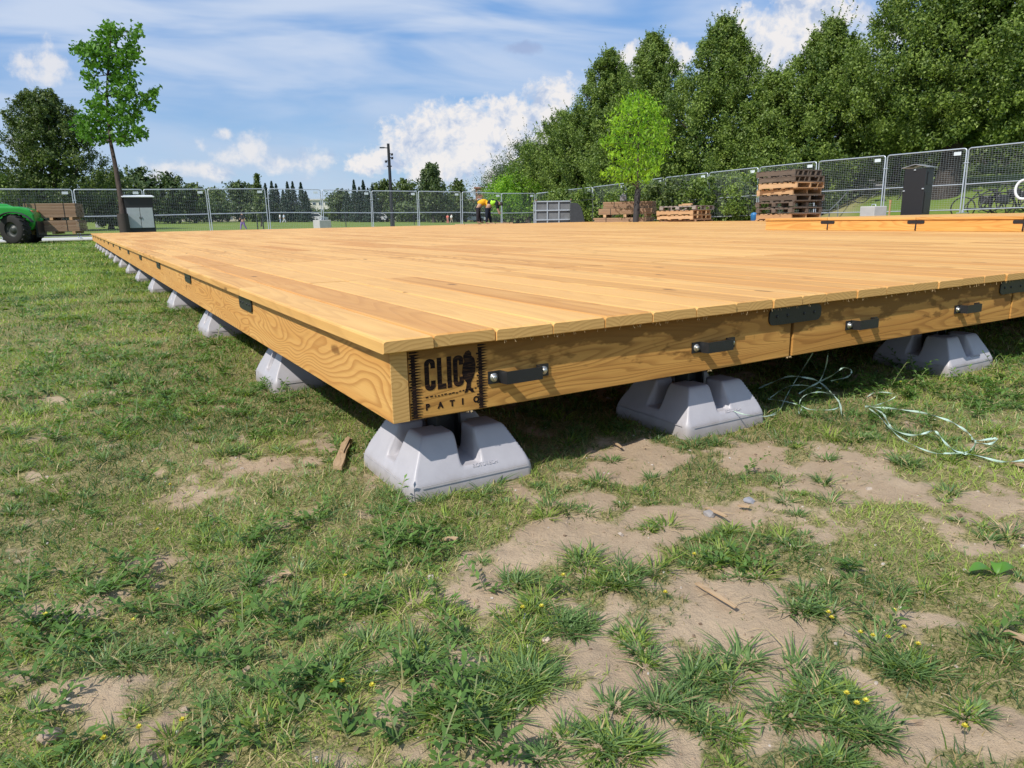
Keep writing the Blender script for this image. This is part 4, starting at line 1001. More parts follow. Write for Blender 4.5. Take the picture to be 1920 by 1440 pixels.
def bright_tree():
    d = 22; b = px(1190, d, v=430); root = empty('young_tree', b, 0, 'young tree with bright lime green drooping leaves and a dark wrapped trunk', 'tree')
    W_ = lambda u, v, dd=0: at(u, v, d+dd)-b
    tr = [(1190,440),(1193,400),(1195,350),(1196,310),(1197,270),(1198,230),(1198,195),(1197,175)]
    mb = MB(); tp = [W_(u, v) for u, v in tr]; mb.tube(tp, [.06,.05,.045,.04,.03,.02,.012,.005], 9)
    cl = [(1197,178,16,8),(1180,190,16,9),(1215,190,16,9),(1165,205,14,8),(1195,205,26,10),(1230,205,14,8),(1178,222,24,10),(1215,222,24,10),(1242,228,12,8),(1155,228,14,8),(1160,245,18,9),(1195,243,26,10),(1232,246,18,9),
          (1142,262,14,8),(1168,265,22,9),(1205,264,26,10),(1240,262,18,8),(1132,272,8,6),(1178,285,26,10),(1215,284,24,10),(1248,276,12,7),(1150,290,12,7),(1172,303,18,8),(1205,303,26,9),(1232,300,12,7),(1150,320,14,7),(1178,322,20,8),(1208,324,18,8),(1230,316,10,6),
          (1135,328,8,5),(1162,334,16,7),(1195,338,18,7),(1212,338,8,5)]
    C = []; tn = []; o3 = []
    for (u, v, ru, rv) in cl:
        n = int(ru*rv*.60)+14; D = math.sqrt(max(.05, 1-((u-1193)/78)**2))*.95; tt = random.random()
        for k in range(n):
            dd = random.uniform(-D, D); C.append(W_(u+random.gauss(0, ru*.62), v+random.gauss(0, rv*.66), dd)); tn.append(tt); o3.append((0, 0, .1))
        j = min(range(len(tr)), key=lambda i: abs(tr[i][1]-(v+12))); mb.tube([tp[j], tp[j].lerp(W_(u, v), .6)+Vector((0, 0, .05)), W_(u, v, random.uniform(-.4, .4))], [.012, .008, .003], 5)
    V, F = leaves(np.array(C), .135, -.1, np.array(o3), 1.7, .36, .3)
    npmesh('crown', V, F, LF['bright'], np.clip(.35*np.array(tn)+rng.normal(.35, .22, len(C)), 0, 1), parent=root)
    mb.build('trunk', BARK_Y, root)
    g = MB(); g.tube([tp[0], W_(1196, 356)], .09, 12); g.build('trunk_wrap', simple('dark_tree_wrap', (.03,.027,.028), .8), root)
bright_tree()

# ------------------------------------------------------------------ temporary fence
def fence_mesh(W_, H):
    f = MB(); r = .02
    pts = [(0, 0, .02), (0, 0, H-.06), (.02, 0, H-.02), (.06, 0, H), (W_-.06, 0, H), (W_-.02, 0, H-.02), (W_, 0, H-.06), (W_, 0, .02)]
    f.tube(pts, r, 8); f.tube([(0, 0, H*.45), (W_, 0, H*.45)], r*.85, 8); f.tube([(0, 0, .10), (W_, 0, .10)], r*.85, 8)
    w = MB(); k = int(W_/.075)
    for i in range(1, k): x = W_*i/k; w.tube([(x, .004, .1), (x, .004, H)], .0013, 4, cap=False)
    k = int((H-.1)/.055)
    for i in range(1, k): z = .1+(H-.1)*i/k; w.tube([(0, -.004, z), (W_, -.004, z)], .0019, 4, cap=False)
    return f, w
def mk_panel():
    W_, H = 2.32, 1.83; f, w = fence_mesh(W_, H); root = empty('fence_panel', (0, 0, 0)); f.build('frame', GALV, root); w.build('wire_mesh', WIRE, root)
    t = MB(); t.box((W_-.23, -.028, H-.13), (.20, .006, .10), bev=.004); t.build('tag_plate', simple('pale_plate', (.62,.68,.70), .5), root)
    b = MB(); b.box((0, 0, .012), (.10, .55, .02)); b.box((0, 0, .06), (.05, .05, .09)); b.build('foot', GALV, root)
    c = MB(); c.box((-.035, 0, H*.78), (.14, .05, .03), bev=.006); c.build('clamp', GALV, root)
    return root
pp = mk_panel(); first_ = True
tops_L = [1.88, 1.89, 1.92, 1.95, 1.92, 1.88, 1.87, 1.85, 1.78, 1.79]
tops_R = [1.78, 1.85, 1.91, 1.99, 2.10, 2.16, 2.21, 2.25, 2.26, 2.28, 2.33, 2.38, 2.43]
def put_panel(a, b, za, zb, label):
    global first_
    o = pp if first_ else copy_tree(pp); first_ = False
    d = Vector((b[0]-a[0], b[1]-a[1], 0)); L = d.length; a = Vector((a[0], a[1], za-1.83)); u = d/L
    o.location = a+u*.04; o.rotation_euler = (0, -math.atan2(zb-za, L), math.atan2(d.y, d.x)); o.scale = ((L-.08)/2.32, 1, 1)
    tag(o, label, 'fence panel', 'temporary wire fence panels')
num = ['first', 'second', 'third', 'fourth', 'fifth', 'sixth', 'seventh', 'eighth', 'ninth', 'tenth', 'eleventh', 'twelfth']
PL = [(-.12+2.413*k, 31.62+.08*k) for k in range(-3, 10)]; PL[-1] = (21.38, 32.36)
for k in range(12):
    za = tops_L[max(0, k-3)]; zb = tops_L[max(0, k-2)]
    put_panel(PL[k], PL[k+1], za, zb, 'grey wire fence panel facing us along the far side, %s counted left from the corner' % num[11-k])
PR = [(21.42+.075*k, 32.33-2.43*k) for k in range(13)]
for k in range(12):
    put_panel(PR[k], PR[k+1], tops_R[k], tops_R[k+1], 'grey wire fence panel along the right side, %s counted from the far corner' % num[k])

# ------------------------------------------------------------------ electrical cabinets, blocks, lamp
def face_rz(u, extra=0):
    """rotation about z so that local -y looks at the camera from photo column u"""
    d = Fv+Rv*(u-960)/FPX; return math.atan2(d[1], d[0])-math.pi/2+extra
STEELW = simple('white_painted_steel', (.72,.73,.73), .4); GREYD = simple('grey_painted_door', (.40,.43,.45), .4, .1)
def cab_left():
    b = px(266, 24.6, v=440); r = empty('electrical_cabinet', b, face_rz(266, R(6)), 'black electrical cabinet with grey double doors and a flat white roof at the left', 'cabinet')
    m = MB(); m.box((0, 0, .75), (.86, .5, 1.38), bev=.01); m.box((0, 0, .04), (.8, .44, .1)); m.build('housing', BLACK, r)
    for sx in (-1, 1):
        m = MB(); m.box((sx*.20, -.262, .76), (.385, .02, .66), bev=.004); dd = m.build('door', GREYD, r)
        m = MB(); m.box((sx*.03, -.28, .76), (.014, .02, .07)); m.build('door_handle', BLACK, dd)
    m = MB(); m.box((0, -.03, 1.475), (.98, .60, .03), Matrix.Rotation(R(6), 3, 'X'), bev=.006); m.build('roof', STEELW, r)
cab_left()
def cab_right():
    b = px(1712, 17.6, v=430); r = empty('power_cabinet', b, face_rz(1712, R(-24)), 'tall black cabinet with a small pitched metal roof beside the thick tree trunk', 'cabinet')
    m = MB(); m.box((0, 0, .97), (.50, .40, 1.13), bev=.006); m.build('housing', BLACK, r)
    for sx in (-.22, .22):
        for sy in (-.17, .17): m = MB(); m.box((sx, sy, .2), (.035, .035, .42)); m.build('leg', BLACK, r)
    m = MB()
    for sx, ty in ((-1, 0), (1, 0)):
        poly = [(0, .075), (sx*.31, 0), (sx*.31, .012), (0, .09)]
        m.prism(poly if sx > 0 else poly[::-1], .48, lambda x, y, z: Vector((x, z-.24, 1.55+y)))
    m.build('roof', simple('metal_roof', (.42,.43,.45), .35, .6), r)
    m = MB(); m.box((-.02, -.21, .30), (.34, .012, .13), bev=.004); m.build('notice_plate', STEELW, r)
    for x, z in ((-.215, 1.02), (.225, 1.06), (0, 1.5)): m = MB(); m.box((x, -.215, z), (.045, .03, .03), bev=.005); m.build('latch', GALV, r)
    m = MB(); m.box((.257, 0, 1.3), (.012, .2, .3), bev=.003); m.box((.257, 0, .75), (.012, .3, .5), bev=.003); m.build('side_panel', BLACK, r)
cab_right()
def block(u, d, w, h, lb, rz, lift=True, dp=None, v=430):
    b = px(u, d, v=v); r = empty('concrete_block', b, face_rz(u, rz), lb, 'concrete block', 'concrete weights by the fence')
    m = MB(); m.box((0, 0, h/2), (w, dp or w, h), bev=.02); m.build('body', CONC, r)
    if lift: m = MB(); m.tube([(-.07, 0, h-.01), (-.06, 0, h+.05), (.06, 0, h+.05), (.07, 0, h-.01)], .012, 6); m.build('lifting_loop', GALV, r)
block(1635, 20.0, .48, .69, 'pale concrete block standing left of the tall black cabinet', R(-40), v=420)
block(605, 30.6, .56, .58, 'pale concrete block at the middle of the far fence', R(28), v=430)
block(184, 75, .42, .6, 'small pale concrete post block out on the field behind the slim oak', 0, False, v=425)
def lamp():
    b = px(737, 38, v=440); r = empty('lamp_pole', b, face_rz(737), 'tall black lamp pole with small fixtures against the clouds', 'lamp pole'); H = at(735, 273, 38).z-b.z
    m = MB(); m.tube([(0, 0, -.1), (0, 0, H*.5), (0, 0, H)], [.095, .085, .07], 12); m.tube([(0, 0, 0), (0, 0, .5)], .12, 12); m.build('pole', BLACK, r)
    m = MB(); m.tube([(0, 0, H-.22), (-.22, 0, H-.2)], .022, 6); m.box((-.32, 0, H-.2), (.26, .14, .06), bev=.02); m.build('lamp_head', BLACK, r)
    for sx, z in ((1, H-.50), (-1, H-.85), (1, H-.68)):
        m = MB(); m.tube([(0, 0, z), (sx*.12, 0, z)], .02, 6); m.lathe((sx*.16, 0, z-.05), [(0, -.05), (.05, -.035), (.062, .0), (.062, .07), (0, .08)], seg=12); m.build('camera_dome', BLACK, r)
    m = MB(); m.box((0, 0, H-1.12), (.26, .1, .05)); m.build('bracket', BLACK, r)
lamp()
for u, d, h, lb in ((483, 44, .9, 'thin dark post on the field right of the child'), (494, 42, 1.0, 'slightly thicker dark post near the fence joint'), (649, 60, 1.1, 'thin dark post left of the lamp pole'), (777, 70, 1.6, 'thin post on the field right of the lamp pole')):
    m = MB(); m.tube([(0, 0, -.05), (0, 0, h*.96), (0, 0, h)], [.035, .035, .028], 8); m.lathe((0, 0, 0), [(.06, 0), (.06, .02), (.036, .03)], seg=10)
    o = m.build('field_post', BLACK); o.location = px(u, d, v=425); tag(o, lb, 'post', 'thin posts on the field')
m = MB(); m.box((0, 0, .42), (.04, .04, .9), taper=.8); m.box((0, 0, .82), (.045, .045, .1)); o = m.build('survey_stake', MW['pallet']); o.location = px(1666, 21.3, v=415); tag(o, 'thin wooden stake in the grass left of the black cabinet', 'stake')

# ------------------------------------------------------------------ timber: bundles and pallets
def bundle(name, c, rz, L, D, H, layers, lb, mat_, cat='lumber stack', stretch=.03, across=6, bear=True, group='stacked lumber'):
    r = empty(name, c, rz, lb, cat, group); m = MB()
    hh = H/layers
    for i in range(layers):
        for j in range(across):
            l = L*(1-random.uniform(0, stretch)); m.box((random.uniform(-.5, .5)*(L-l), -D/2+(j+.5)*D/across, (i+.5)*hh), (l, D/across-.004, hh-.006), None, random.random()*60)
    m.build('boards', mat_, r)
    for x in (-L*.27, L*.27):
        s = MB(); s.box((x, 0, H/2), (.018, D+.012, H+.010)); s.build('strap', BLACK, r)
    if bear:
        for x in (-L*.38, 0, L*.38): s = MB(); s.box((x, 0, -.045), (.09, D, .088), None, random.random()); s.build('bearer', MW['pallet'], r)
    return r
def pallet(lb, c, rz, mt, grp, blocks=False, W_=1.2, D=1.0, flip=False):
    r = empty('pallet', c, rz, lb, 'pallet', grp); H = .128
    m = MB()
    for k in range(3):
        y = (-D/2+.02, 0, D/2-.02)[k]
        if blocks:
            for x in (-W_/2+.06, 0, W_/2-.06): m.box((x, y, .064), (.12, .09, .078), None, random.random()*9)
        else: m.box((0, y, .064), (W_, .04, .086), None, random.random()*9)
    m.build('stringers', mt, r)
    m = MB()
    for k in range(8): m.box((-W_/2+.045+k*(W_-.09)/7, 0, H-.0095), (.095+random.uniform(-.01, .01), D+random.uniform(-.01, .02), .018), Matrix.Rotation(random.uniform(-.015, .015), 3, 'Z'), random.random()*60)
    if blocks:
        for y in (-D/2+.03, 0, D/2-.03): m.box((0, y, H-.0275), (W_, .09, .017), None, random.random())
    m.build('top_boards', mt, r)
    m = MB()
    for k in range(4): m.box((-W_/2+.05+k*(W_-.10)/3, 0, .010), (.1, D, .018), None, random.random()*60)
    m.build('bottom_boards', mt, r)
    return r
b0 = px(1476, 18.6, v=430); rzp = face_rz(1476, R(-42)); zst = .08
tall = [(MW['pallet'],0,'pale worn pallet at the very bottom of the tall stack'),(MW['pallet'],0,'pale pallet second from the bottom of the tall stack'),(MW['pallet'],0,'pale pallet third from the bottom of the tall stack'),
        (MW['pallet_old'],1,'dark block pallet just above the three pale ones in the tall stack'),(MW['pallet_old'],1,'dark block pallet in the middle of the tall stack'),(MW['pallet_old'],0,'dark weathered pallet under the two light brown ones in the tall stack'),
        (MW['pallet'],0,'lower of the two light brown pallets in the tall stack'),(MW['pallet'],0,'upper light pallet jutting left from the tall stack'),(MW['pallet_old'],0,'dark pallet second from the top of the tall stack'),(MW['pallet_old'],0,'dark weathered pallet on top of the tall stack')]
zz = zst
for i, (mt, bl, lb) in enumerate(tall):
    pallet(lb, Vector((b0.x+random.uniform(-.07, .07), b0.y+random.uniform(-.07, .07), zz)), rzp+random.uniform(-.06, .06), mt, 'pallets in the tall stack', bool(bl)).scale = (1, 1, 1.175); bpy.data.objects; zz += .1515
m = MB(); m.box((0, 0, zst/2), (1.3, 1.1, zst)); m.box((0,0,zst*.5),(1.1,1.25,zst-.01)); o = m.build('timber_base', MW['lumber']); o.location = (b0.x, b0.y, 0); o.rotation_euler = (0, 0, rzp); tag(o, 'low timber base under the tall pallet stack', 'timber base')
b1 = px(1284, 21.2, v=430); rz1 = face_rz(1284, R(-30)); zz = .02
low = [(MW['pallet_old'],0,.02,0,'dark pallet hidden at the very bottom of the low stack'),(MW['grey_wood'],0,0,0,'grey weathered pallet second from the bottom of the low stack'),(MW['lumber'],0,.03,0,'brown pallet third from the bottom of the low stack'),(MW['pallet'],0,-.05,0,'tan pallet just under the orange edged one in the low stack'),(MW['pallet'],0,-.08,.0,'orange edged pallet jutting out of the low stack'),(MW['grey_wood'],1,.05,.0,'grey pallet with red painted block ends on top of the low stack')]
for i, (mt, bl, ox, oy, lb) in enumerate(low):
    pallet(lb, Vector((b1.x+ox, b1.y+oy, zz)), rz1+random.uniform(-.06, .06), mt, 'pallets in the low stack', bool(bl)); zz += .131
red_p = [o for o in bpy.data.objects if o.get('label', '').startswith('grey pallet with red')][0]
for x in (-.54, .54): m = MB(); m.box((x, -.478, .064), (.122, .012, .08)); m.build('painted_block_end', simple('faded_red_paint', (.36,.09,.08), .8), red_p)
m = MB(); m.box((0, 0, .02), (.4, .12, .035), None, 3); m.box((.03, .06, .05), (.3, .1, .025), Matrix.Rotation(.2, 3, 'Z'), 5); o = m.build('loose_board', MW['pallet']); o.location = (b1.x, b1.y, zz); o.rotation_euler = (0, 0, rz1); tag(o, 'short pale board lying on top of the low pallet stack', 'board')
b2 = px(1170, 23.6, v=430)
bundle('lumber_bundle', Vector((b2.x, b2.y, .09)), face_rz(1170, R(-12)), 1.85, .9, .40, 8, 'brown lumber bundle at the bottom behind the young tree trunk', MW['lumber'], across=7)
bundle('lumber_bundle', Vector((b2.x+.10, b2.y-.05, .59)), face_rz(1170, R(-12)), 1.75, .85, .19, 4, 'middle lumber bundle of the brown pile behind the young tree trunk', MW['lumber'], across=7)
bundle('lumber_bundle', Vector((b2.x+.18, b2.y-.05, .785)), face_rz(1170, R(-12)), 1.62, .7, .21, 5, 'top lumber bundle of the brown pile behind the young tree trunk', MW['lumber'], across=6, bear=False)
m = MB(); m.box((0, 0, .10), (.26, .2, .18), bev=.03); m.box((0, -.02, .21), (.12, .14, .05), bev=.01); m.tube([(-.1, 0, .18), (-.08, 0, .27), (.08, 0, .27), (.1, 0, .18)], .012, 6); o = m.build('tool_box', simple('grey_tool', (.20,.20,.22), .7)); o.location = (b2.x-.05, b2.y, .998); o.rotation_euler = (0, 0, .8); tag(o, 'small grey tool box with a handle on top of the brown lumber', 'tool box')
b3 = px(905, 34.5, v=430)
bundle('lumber_bundle', Vector((b3.x-.3, b3.y+.1, .09)), face_rz(905), 2.0, 1.0, .20, 4, 'low tan boards under the bending workers, left bundle', MW['pallet'], across=7)
b3 = px(942, 33.5, v=430)
bundle('lumber_bundle', Vector((b3.x, b3.y, .09)), face_rz(940), 1.2, .8, .23, 4, 'low tan bundle of boards right of the bending workers', MW['pallet'], across=6)
b4 = px(975, 32.6, v=430); r = empty('dark_crate', b4, face_rz(975), 'black low crate beside the tan boards', 'crate')
m = MB(); m.box((0, 0, .06), (.62, .4, .12), bev=.01)
for k in range(5): m.box((-.26+k*.13, 0, .2), (.05, .42, .16)); 
m.box((0, -.2, .30), (.64, .03, .05)); m.box((0, .2, .30), (.64, .03, .05)); m.build('crate_body', BLACK, r)
def frame_crate():
    b = px(1035, 32.0, v=430); r = empty('metal_crate', b, face_rz(1035, R(6)), 'grey metal stillage with a three by three frame and dull side panels', 'metal crate')
    W_, H, D = 1.52, 1.20, 1.0; z0 = .02; f = MB(); q = .028
    for x in (-W_/2, -W_/6, W_/6, W_/2): f.box((x, -D/2, z0+H/2), (.05, .05, H), bev=.006)
    f.build('uprights', GALV, r); f = MB()
    for z in (.05, .42, .82, H): f.box((0, -D/2-.012, z0+z-.02), (W_+.05, .05, .05), bev=.006)
    for x in (-W_/2, W_/2):
        for z in (.05, .82, H): f.box((x, 0, z0+z-.02), (.05, D, .045))
        f.box((x, D/2, z0+H/2), (.05, .05, H))
    f.box((0, D/2, z0+H-.02), (W_, .05, .05)); f.build('rails', GALV, r)
    p = MB(); p.box((0, -D/2+.035, z0+H/2), (W_-.06, .012, H-.06)); p.box((-W_/2+.035, 0, z0+H/2), (.012, D-.06, H-.06)); p.box((W_/2-.035, 0, z0+H/2), (.012, D-.06, H-.06)); p.box((0, 0, z0+.08), (W_-.08, D-.08, .012)); p.box((0, D/2-.035, z0+H/2), (W_-.06, .012, H-.06))
    p.build('panels', simple('dull_zinc_sheet', (.17,.175,.18), .7, .2, .4, .45, 3), r)
    for x in (-W_/2, W_/2): s = MB(); s.tube([(x-.02, -D/2-.03, z0+H+.02), (x+.05, -D/2-.05, z0+H+.05)], .03, 8); s.build('corner_clamp', simple('rusty_clamp', (.20,.11,.07), .8), r)
    b = px(1090, 31.2, v=430); r = empty('screen_panel', b, face_rz(1090, R(-14)), 'dark mesh screen leaning in a thin frame right of the grey metal crate', 'screen')
    f = MB(); f.tube([(-.5, 0, .02), (-.5, 0, 1.18), (.5, 0, 1.26), (.5, 0, .02)], .016, 6); f.build('frame', BLACK, r)
    s = MB(); poly = [(-.48, .04), (.16, .04), (.14, .35), (.06, .7), (-.02, .95), (-.16, 1.1), (-.48, 1.14)]; s.prism(poly, .012, lambda x, y, z: Vector((x, z+.02*math.sin(y*5), y))); s.build('cloth', simple('dark_mesh_cloth', (.045,.048,.052), .9, 0, .2, .4, 6), r)
frame_crate()
m = MB(); m.lathe((0, 0, 0), [(.0, 0), (.085, 0), (.10, .2), (.10, .24), (.06, .27), (.03, .28), (0, .28)], seg=14); o = m.build('blue_jug', simple('blue_plastic', (.03,.16,.36), .4)); o.location = px(1414, 20.5, .30, v=405); tag(o, 'small blue plastic jug by the left side of the tall pallet stack', 'jug')
m2 = MB(); m2.box((0, 0, .15), (.5, .4, .3), bev=.02); m2.box((0, -.0, .295), (.54, .44, .02)); o2 = m2.build('utility_box', CONC); o2.location = (o.location.x, o.location.y, 0); tag(o2, 'low concrete box under the blue jug', 'box')

# ------------------------------------------------------------------ machine with a load of lumber
GREEN = simple('green_machine_paint', (.018,.28,.030), .28, 0, .6, .12, 4); RUB = simple('tyre_rubber', (.022,.021,.020), .85, 0, .3, .3, 20, .4)
def machine():
    ax = np.array([-.74, 2.0])/np.hypot(.74, 2.0)   # axle direction in (right, depth)
    c = at(28, 430, 22.6); R2 = Vector((Rv[0], Rv[1], 0)).normalized(); F2 = Vector((Fv[0], Fv[1], 0)).normalized()
    A = (R2*ax[0]+F2*ax[1]).normalized(); fw = Vector((A.y, -A.x, 0))
    if fw.dot(R2) < 0: fw = -fw
    rz = math.atan2(fw.y, fw.x); base = Vector((c.x, c.y, 0))+A*.85
    r = empty('telehandler', base, rz, 'bright green loader with big black tyres parked on the path at the left edge', 'loader')
    # body profile in side view, extruded across
    prof = [(-3.0, .55), (.40, .42), (.52, .62), (.50, .92), (.40, 1.08), (.15, 1.16), (-.9, 1.20), (-1.6, 1.22), (-3.0, 1.22)]
    m = MB(); m.prism(prof, 1.12, lambda x, y, z: Vector((x, z-.56, y)))
    o = m.build('body', GREEN, r); bv = o.modifiers.new('b', 'BEVEL'); bv.width = .07; bv.segments = 4; bv.limit_method = 'ANGLE'
    m = MB(); m.box((-1.9, -.1, 1.55), (1.1, .9, .8), bev=.06); m.build('cab', simple('cab_glass', (.03,.04,.045), .1), r)
    m = MB(); m.box((-1.9, -.1, 1.98), (1.2, 1.0, .08), bev=.03); m.build('cab_roof', GREEN, r)
    for x in (0, -2.3):
        for s, y in ((-1, -.85), (1, .85)):
            m = MB(); rr_ = .455
            m.lathe((x, y, rr_), [(.24, -.15), (rr_*.86, -.17), (rr_, -.13), (rr_, .13), (rr_*.86, .17), (.24, .15)], axis='Y', seg=32)
            for k in range(18):
                a = k*math.tau/18
                for sg in (-1, 1): m.box((x+math.cos(a+sg*.06)*(rr_+.008), y+sg*.075, rr_+math.sin(a+sg*.06)*(rr_+.008)), (.035, .14, .05), Matrix.Rotation(-a, 3, 'Y') @ Matrix.Rotation(sg*.4, 3, 'X'))
            st_ = Matrix.Translation((x, y, 0)) @ Matrix.Rotation(R(-32) if x == 0 else 0, 4, 'Z') @ Matrix.Translation((-x, -y, 0))
            w = m.build('wheel', RUB, r); w.data.transform(st_)
            m = MB(); m.lathe((x, y, rr_), [(0, -.10), (.08, -.11), (.10, -.06), (.2, -.05), (.25, -.13), (.25, .13), (.2, .05), (.1, .06), (0, .10)], axis='Y', seg=24); m.build('rim', simple('dark_rim', (.05,.055,.05), .5, .3), w).data.transform(st_)
            m = MB(); pts = []; 
            for k in range(9): a = R(25+k*14); pts.append((x+math.cos(a)*.56, .0, rr_+math.sin(a)*.52))
            vs = []; fs = []
            for p in pts: vs += [(p[0], y-.17, p[2]), (p[0], y+.17, p[2]), (p[0]*1, y+.17, p[2]+.025), (p[0], y-.17, p[2]+.025)]
            for k in range(8):
                for e in range(4): fs.append((k*4+e, k*4+(e+1) % 4, k*4+4+(e+1) % 4, k*4+4+e))
            m.add(vs, fs); m.build('mudguard', simple('mudguard', (.035,.035,.037), .6), r)
    for y in (-.38, .38):
        m = MB(); m.box((.43, y, 1.0), (.06, .2, .09), bev=.02); m.build('headlight', simple('orange_lens', (.65,.16,.05), .25), r)
    for y in (-.3, .35): m = MB(); m.tube([(.1, y, 1.1), (.1, y, 1.36)], .018, 6); m.box((.1, y, 1.38), (.05, .12, .08), bev=.01); m.build('mirror', BLACK, r)
    m = MB(); m.tube([(-2.6, .25, 1.3), (-.4, .25, 1.15), (.55, .25, .7)], [.14, .12, .1], 8); m.build('boom', GREEN, r)
    for y in (-.35, .45): m = MB(); m.box((1.2, y, .235), (1.5, .11, .045)); m.build('fork', BLACK, r)
    m = MB(); m.box((.52, .05, .45), (.06, 1.1, .5)); m.build('fork_carriage', BLACK, r)
    c2 = base+fw*.80+A*1.1
    l1 = bundle('lumber_bundle', Vector((c2.x, c2.y, .36)), rz, 1.55, 1.5, .36, 7, 'lower lumber bundle carried on the forks of the green loader', MW['lumber'], across=9, bear=True)
    bundle('lumber_bundle', Vector((c2.x-.02, c2.y, .82)), rz, 1.5, 1.4, .46, 10, 'upper lumber bundle with a pale top board on the forks of the green loader', MW['lumber'], across=8, bear=True)
machine()

# ------------------------------------------------------------------ people
def skin(name, pts, edges, rad, mt, parent, sub=2):
    me = bpy.data.meshes.new(name); me.from_pydata([tuple(p) for p in pts], edges, []); o = bpy.data.objects.new(name, me); COL.objects.link(o); o.parent = parent
    m = o.modifiers.new('skin', 'SKIN'); m.use_smooth_shade = True
    for v, rr in zip(me.skin_vertices[0].data, rad): v.radius = (rr, rr) if not hasattr(rr, '__len__') else rr
    me.skin_vertices[0].data[0].use_root = True
    s = o.modifiers.new('sub', 'SUBSURF'); s.levels = sub; s.render_levels = sub; me.materials.append(mt); return o
def cloth(name, c): return simple(name, c, .9, 0, .2, .15, 20)
SKIN = simple('skin', (.42,.25,.17), .6); HAIR = simple('dark_hair', (.03,.022,.018), .8)
def person(u, d, h, lb, shirt, trousers, pose, rz=0, v=430, z=None, hair=HAIR, group=None, vest=None):
    b = px(u, d, z, v=v); r = empty('person', b, face_rz(u, rz), lb, 'person', group); s = h/1.75
    J = dict(stand=dict(pel=(0,0,.92),che=(0,0,1.25),nec=(0,0,1.45),hed=(0,-.02,1.62),ls=(-.19,0,1.40),le=(-.24,0,1.13),lh=(-.24,-.08,.88),rs=(.19,0,1.40),re=(.25,0,1.13),rh=(.24,-.05,.88),lk=(-.11,-.02,.50),lf=(-.12,.02,.06),lt=(-.12,-.13,.03),rk=(.11,-.05,.50),rf=(.12,.05,.06),rt=(.12,-.10,.03)),
             walk=dict(pel=(0,0,.90),che=(.02,0,1.23),nec=(.04,0,1.43),hed=(.08,0,1.60),ls=(.02,-.18,1.38),le=(.14,-.22,1.12),lh=(.28,-.2,.98),rs=(.04,.18,1.38),re=(-.10,.22,1.12),rh=(-.08,.2,.88),lk=(.18,-.1,.50),lf=(.26,-.1,.06),lt=(.40,-.1,.03),rk=(-.05,.1,.50),rf=(-.26,.1,.10),rt=(-.14,.1,.04)),
             bend=dict(pel=(0,0,.88),che=(.30,0,1.02),nec=(.48,0,.98),hed=(.62,0,.86),ls=(.42,-.18,.95),le=(.48,-.2,.68),lh=(.56,-.16,.44),rs=(.42,.18,.95),re=(.50,.2,.68),rh=(.60,.15,.46),lk=(-.02,-.12,.46),lf=(-.06,-.12,.06),lt=(.09,-.12,.03),rk=(.06,.12,.46),rf=(.14,.12,.06),rt=(.29,.12,.03)))[pose]
    K = list(J); P = [Vector(J[k])*s for k in K]; ix = {k: i for i, k in enumerate(K)}
    E = [('pel','che'),('che','nec'),('nec','hed'),('nec','ls'),('ls','le'),('le','lh'),('nec','rs'),('rs','re'),('re','rh'),('pel','lk'),('lk','lf'),('lf','lt'),('pel','rk'),('rk','rf'),('rf','rt')]
    RD = dict(pel=.135,che=.14,nec=.055,hed=.095,ls=.06,le=.042,lh=.035,rs=.06,re=.042,rh=.035,lk=.06,lf=.042,lt=.035,rk=.06,rf=.042,rt=.035)
    skin('body', P, [(ix[a], ix[b_]) for a, b_ in E], [RD[k]*s for k in K], SKIN, r)
    def sub(name, keys, edges, rads, mt): 
        q = {k: i for i, k in enumerate(keys)}; skin(name, [Vector(J[k])*s for k in keys], [(q[a], q[b_]) for a, b_ in edges], [x*s for x in rads], mt, r)
    sub('shirt', ['pel','che','nec','ls','le','rs','re'], [('pel','che'),('che','nec'),('nec','ls'),('ls','le'),('nec','rs'),('rs','re')], [.15,.165,.07,.08,.058,.08,.058], shirt)
    sub('trousers', ['pel','lk','lf','rk','rf'], [('pel','lk'),('lk','lf'),('pel','rk'),('rk','rf')], [.155,.082,.06,.082,.06], trousers)
    hd = Vector(J['hed'])*s; m = MB(); m.lathe(hd+Vector((0, .012, .01))*s, [(0, .125*s), (.06*s, .112*s), (.098*s, .06*s), (.105*s, 0), (.09*s, -.04*s)], seg=14); m.build('hair', hair, r)
    if vest is not None: sub('vest', ['pel','che','nec'], [('pel','che'),('che','nec')], [.15,.185,.09], vest)
person(897, 34, 1.72, 'bending worker in a yellow shirt and dark trousers on the tan boards', cloth('yellow_shirt', (.75,.38,.02)), cloth('dark_trousers', (.03,.025,.03)), 'bend', R(8), z=.30, group='workers handling boards')
person(915, 33.4, 1.75, 'bending worker in dark clothes with a lime safety vest', cloth('black_clothes', (.015,.016,.02)), cloth('navy_trousers', (.015,.018,.03)), 'bend', R(-4), z=.26, group='workers handling boards', vest=cloth('lime_vest', (.45,.85,.06)))
person(457, 49, 1.25, 'child in purple shorts and dark top walking on the field behind the fence', cloth('dark_top', (.03,.03,.035)), cloth('purple_shorts', (.24,.14,.42)), 'walk', R(200))
person(840, 82, 1.05, 'small child in a coral red outfit on the far field', cloth('coral_outfit', (.72,.20,.16)), cloth('coral_trousers', (.65,.22,.18)), 'stand', R(160), group='two children on the far field')
person(847, 84, 1.15, 'small child in a white top on the far field', cloth('white_top', (.75,.75,.72)), cloth('tan_trousers', (.35,.28,.22)), 'walk', R(20), group='two children on the far field')
person(527, 100, 1.3, 'distant figure in white left of the pale concrete block', cloth('white_shirt', (.72,.75,.8)), cloth('blue_shorts', (.35,.42,.6)), 'stand', R(100), group='distant players')
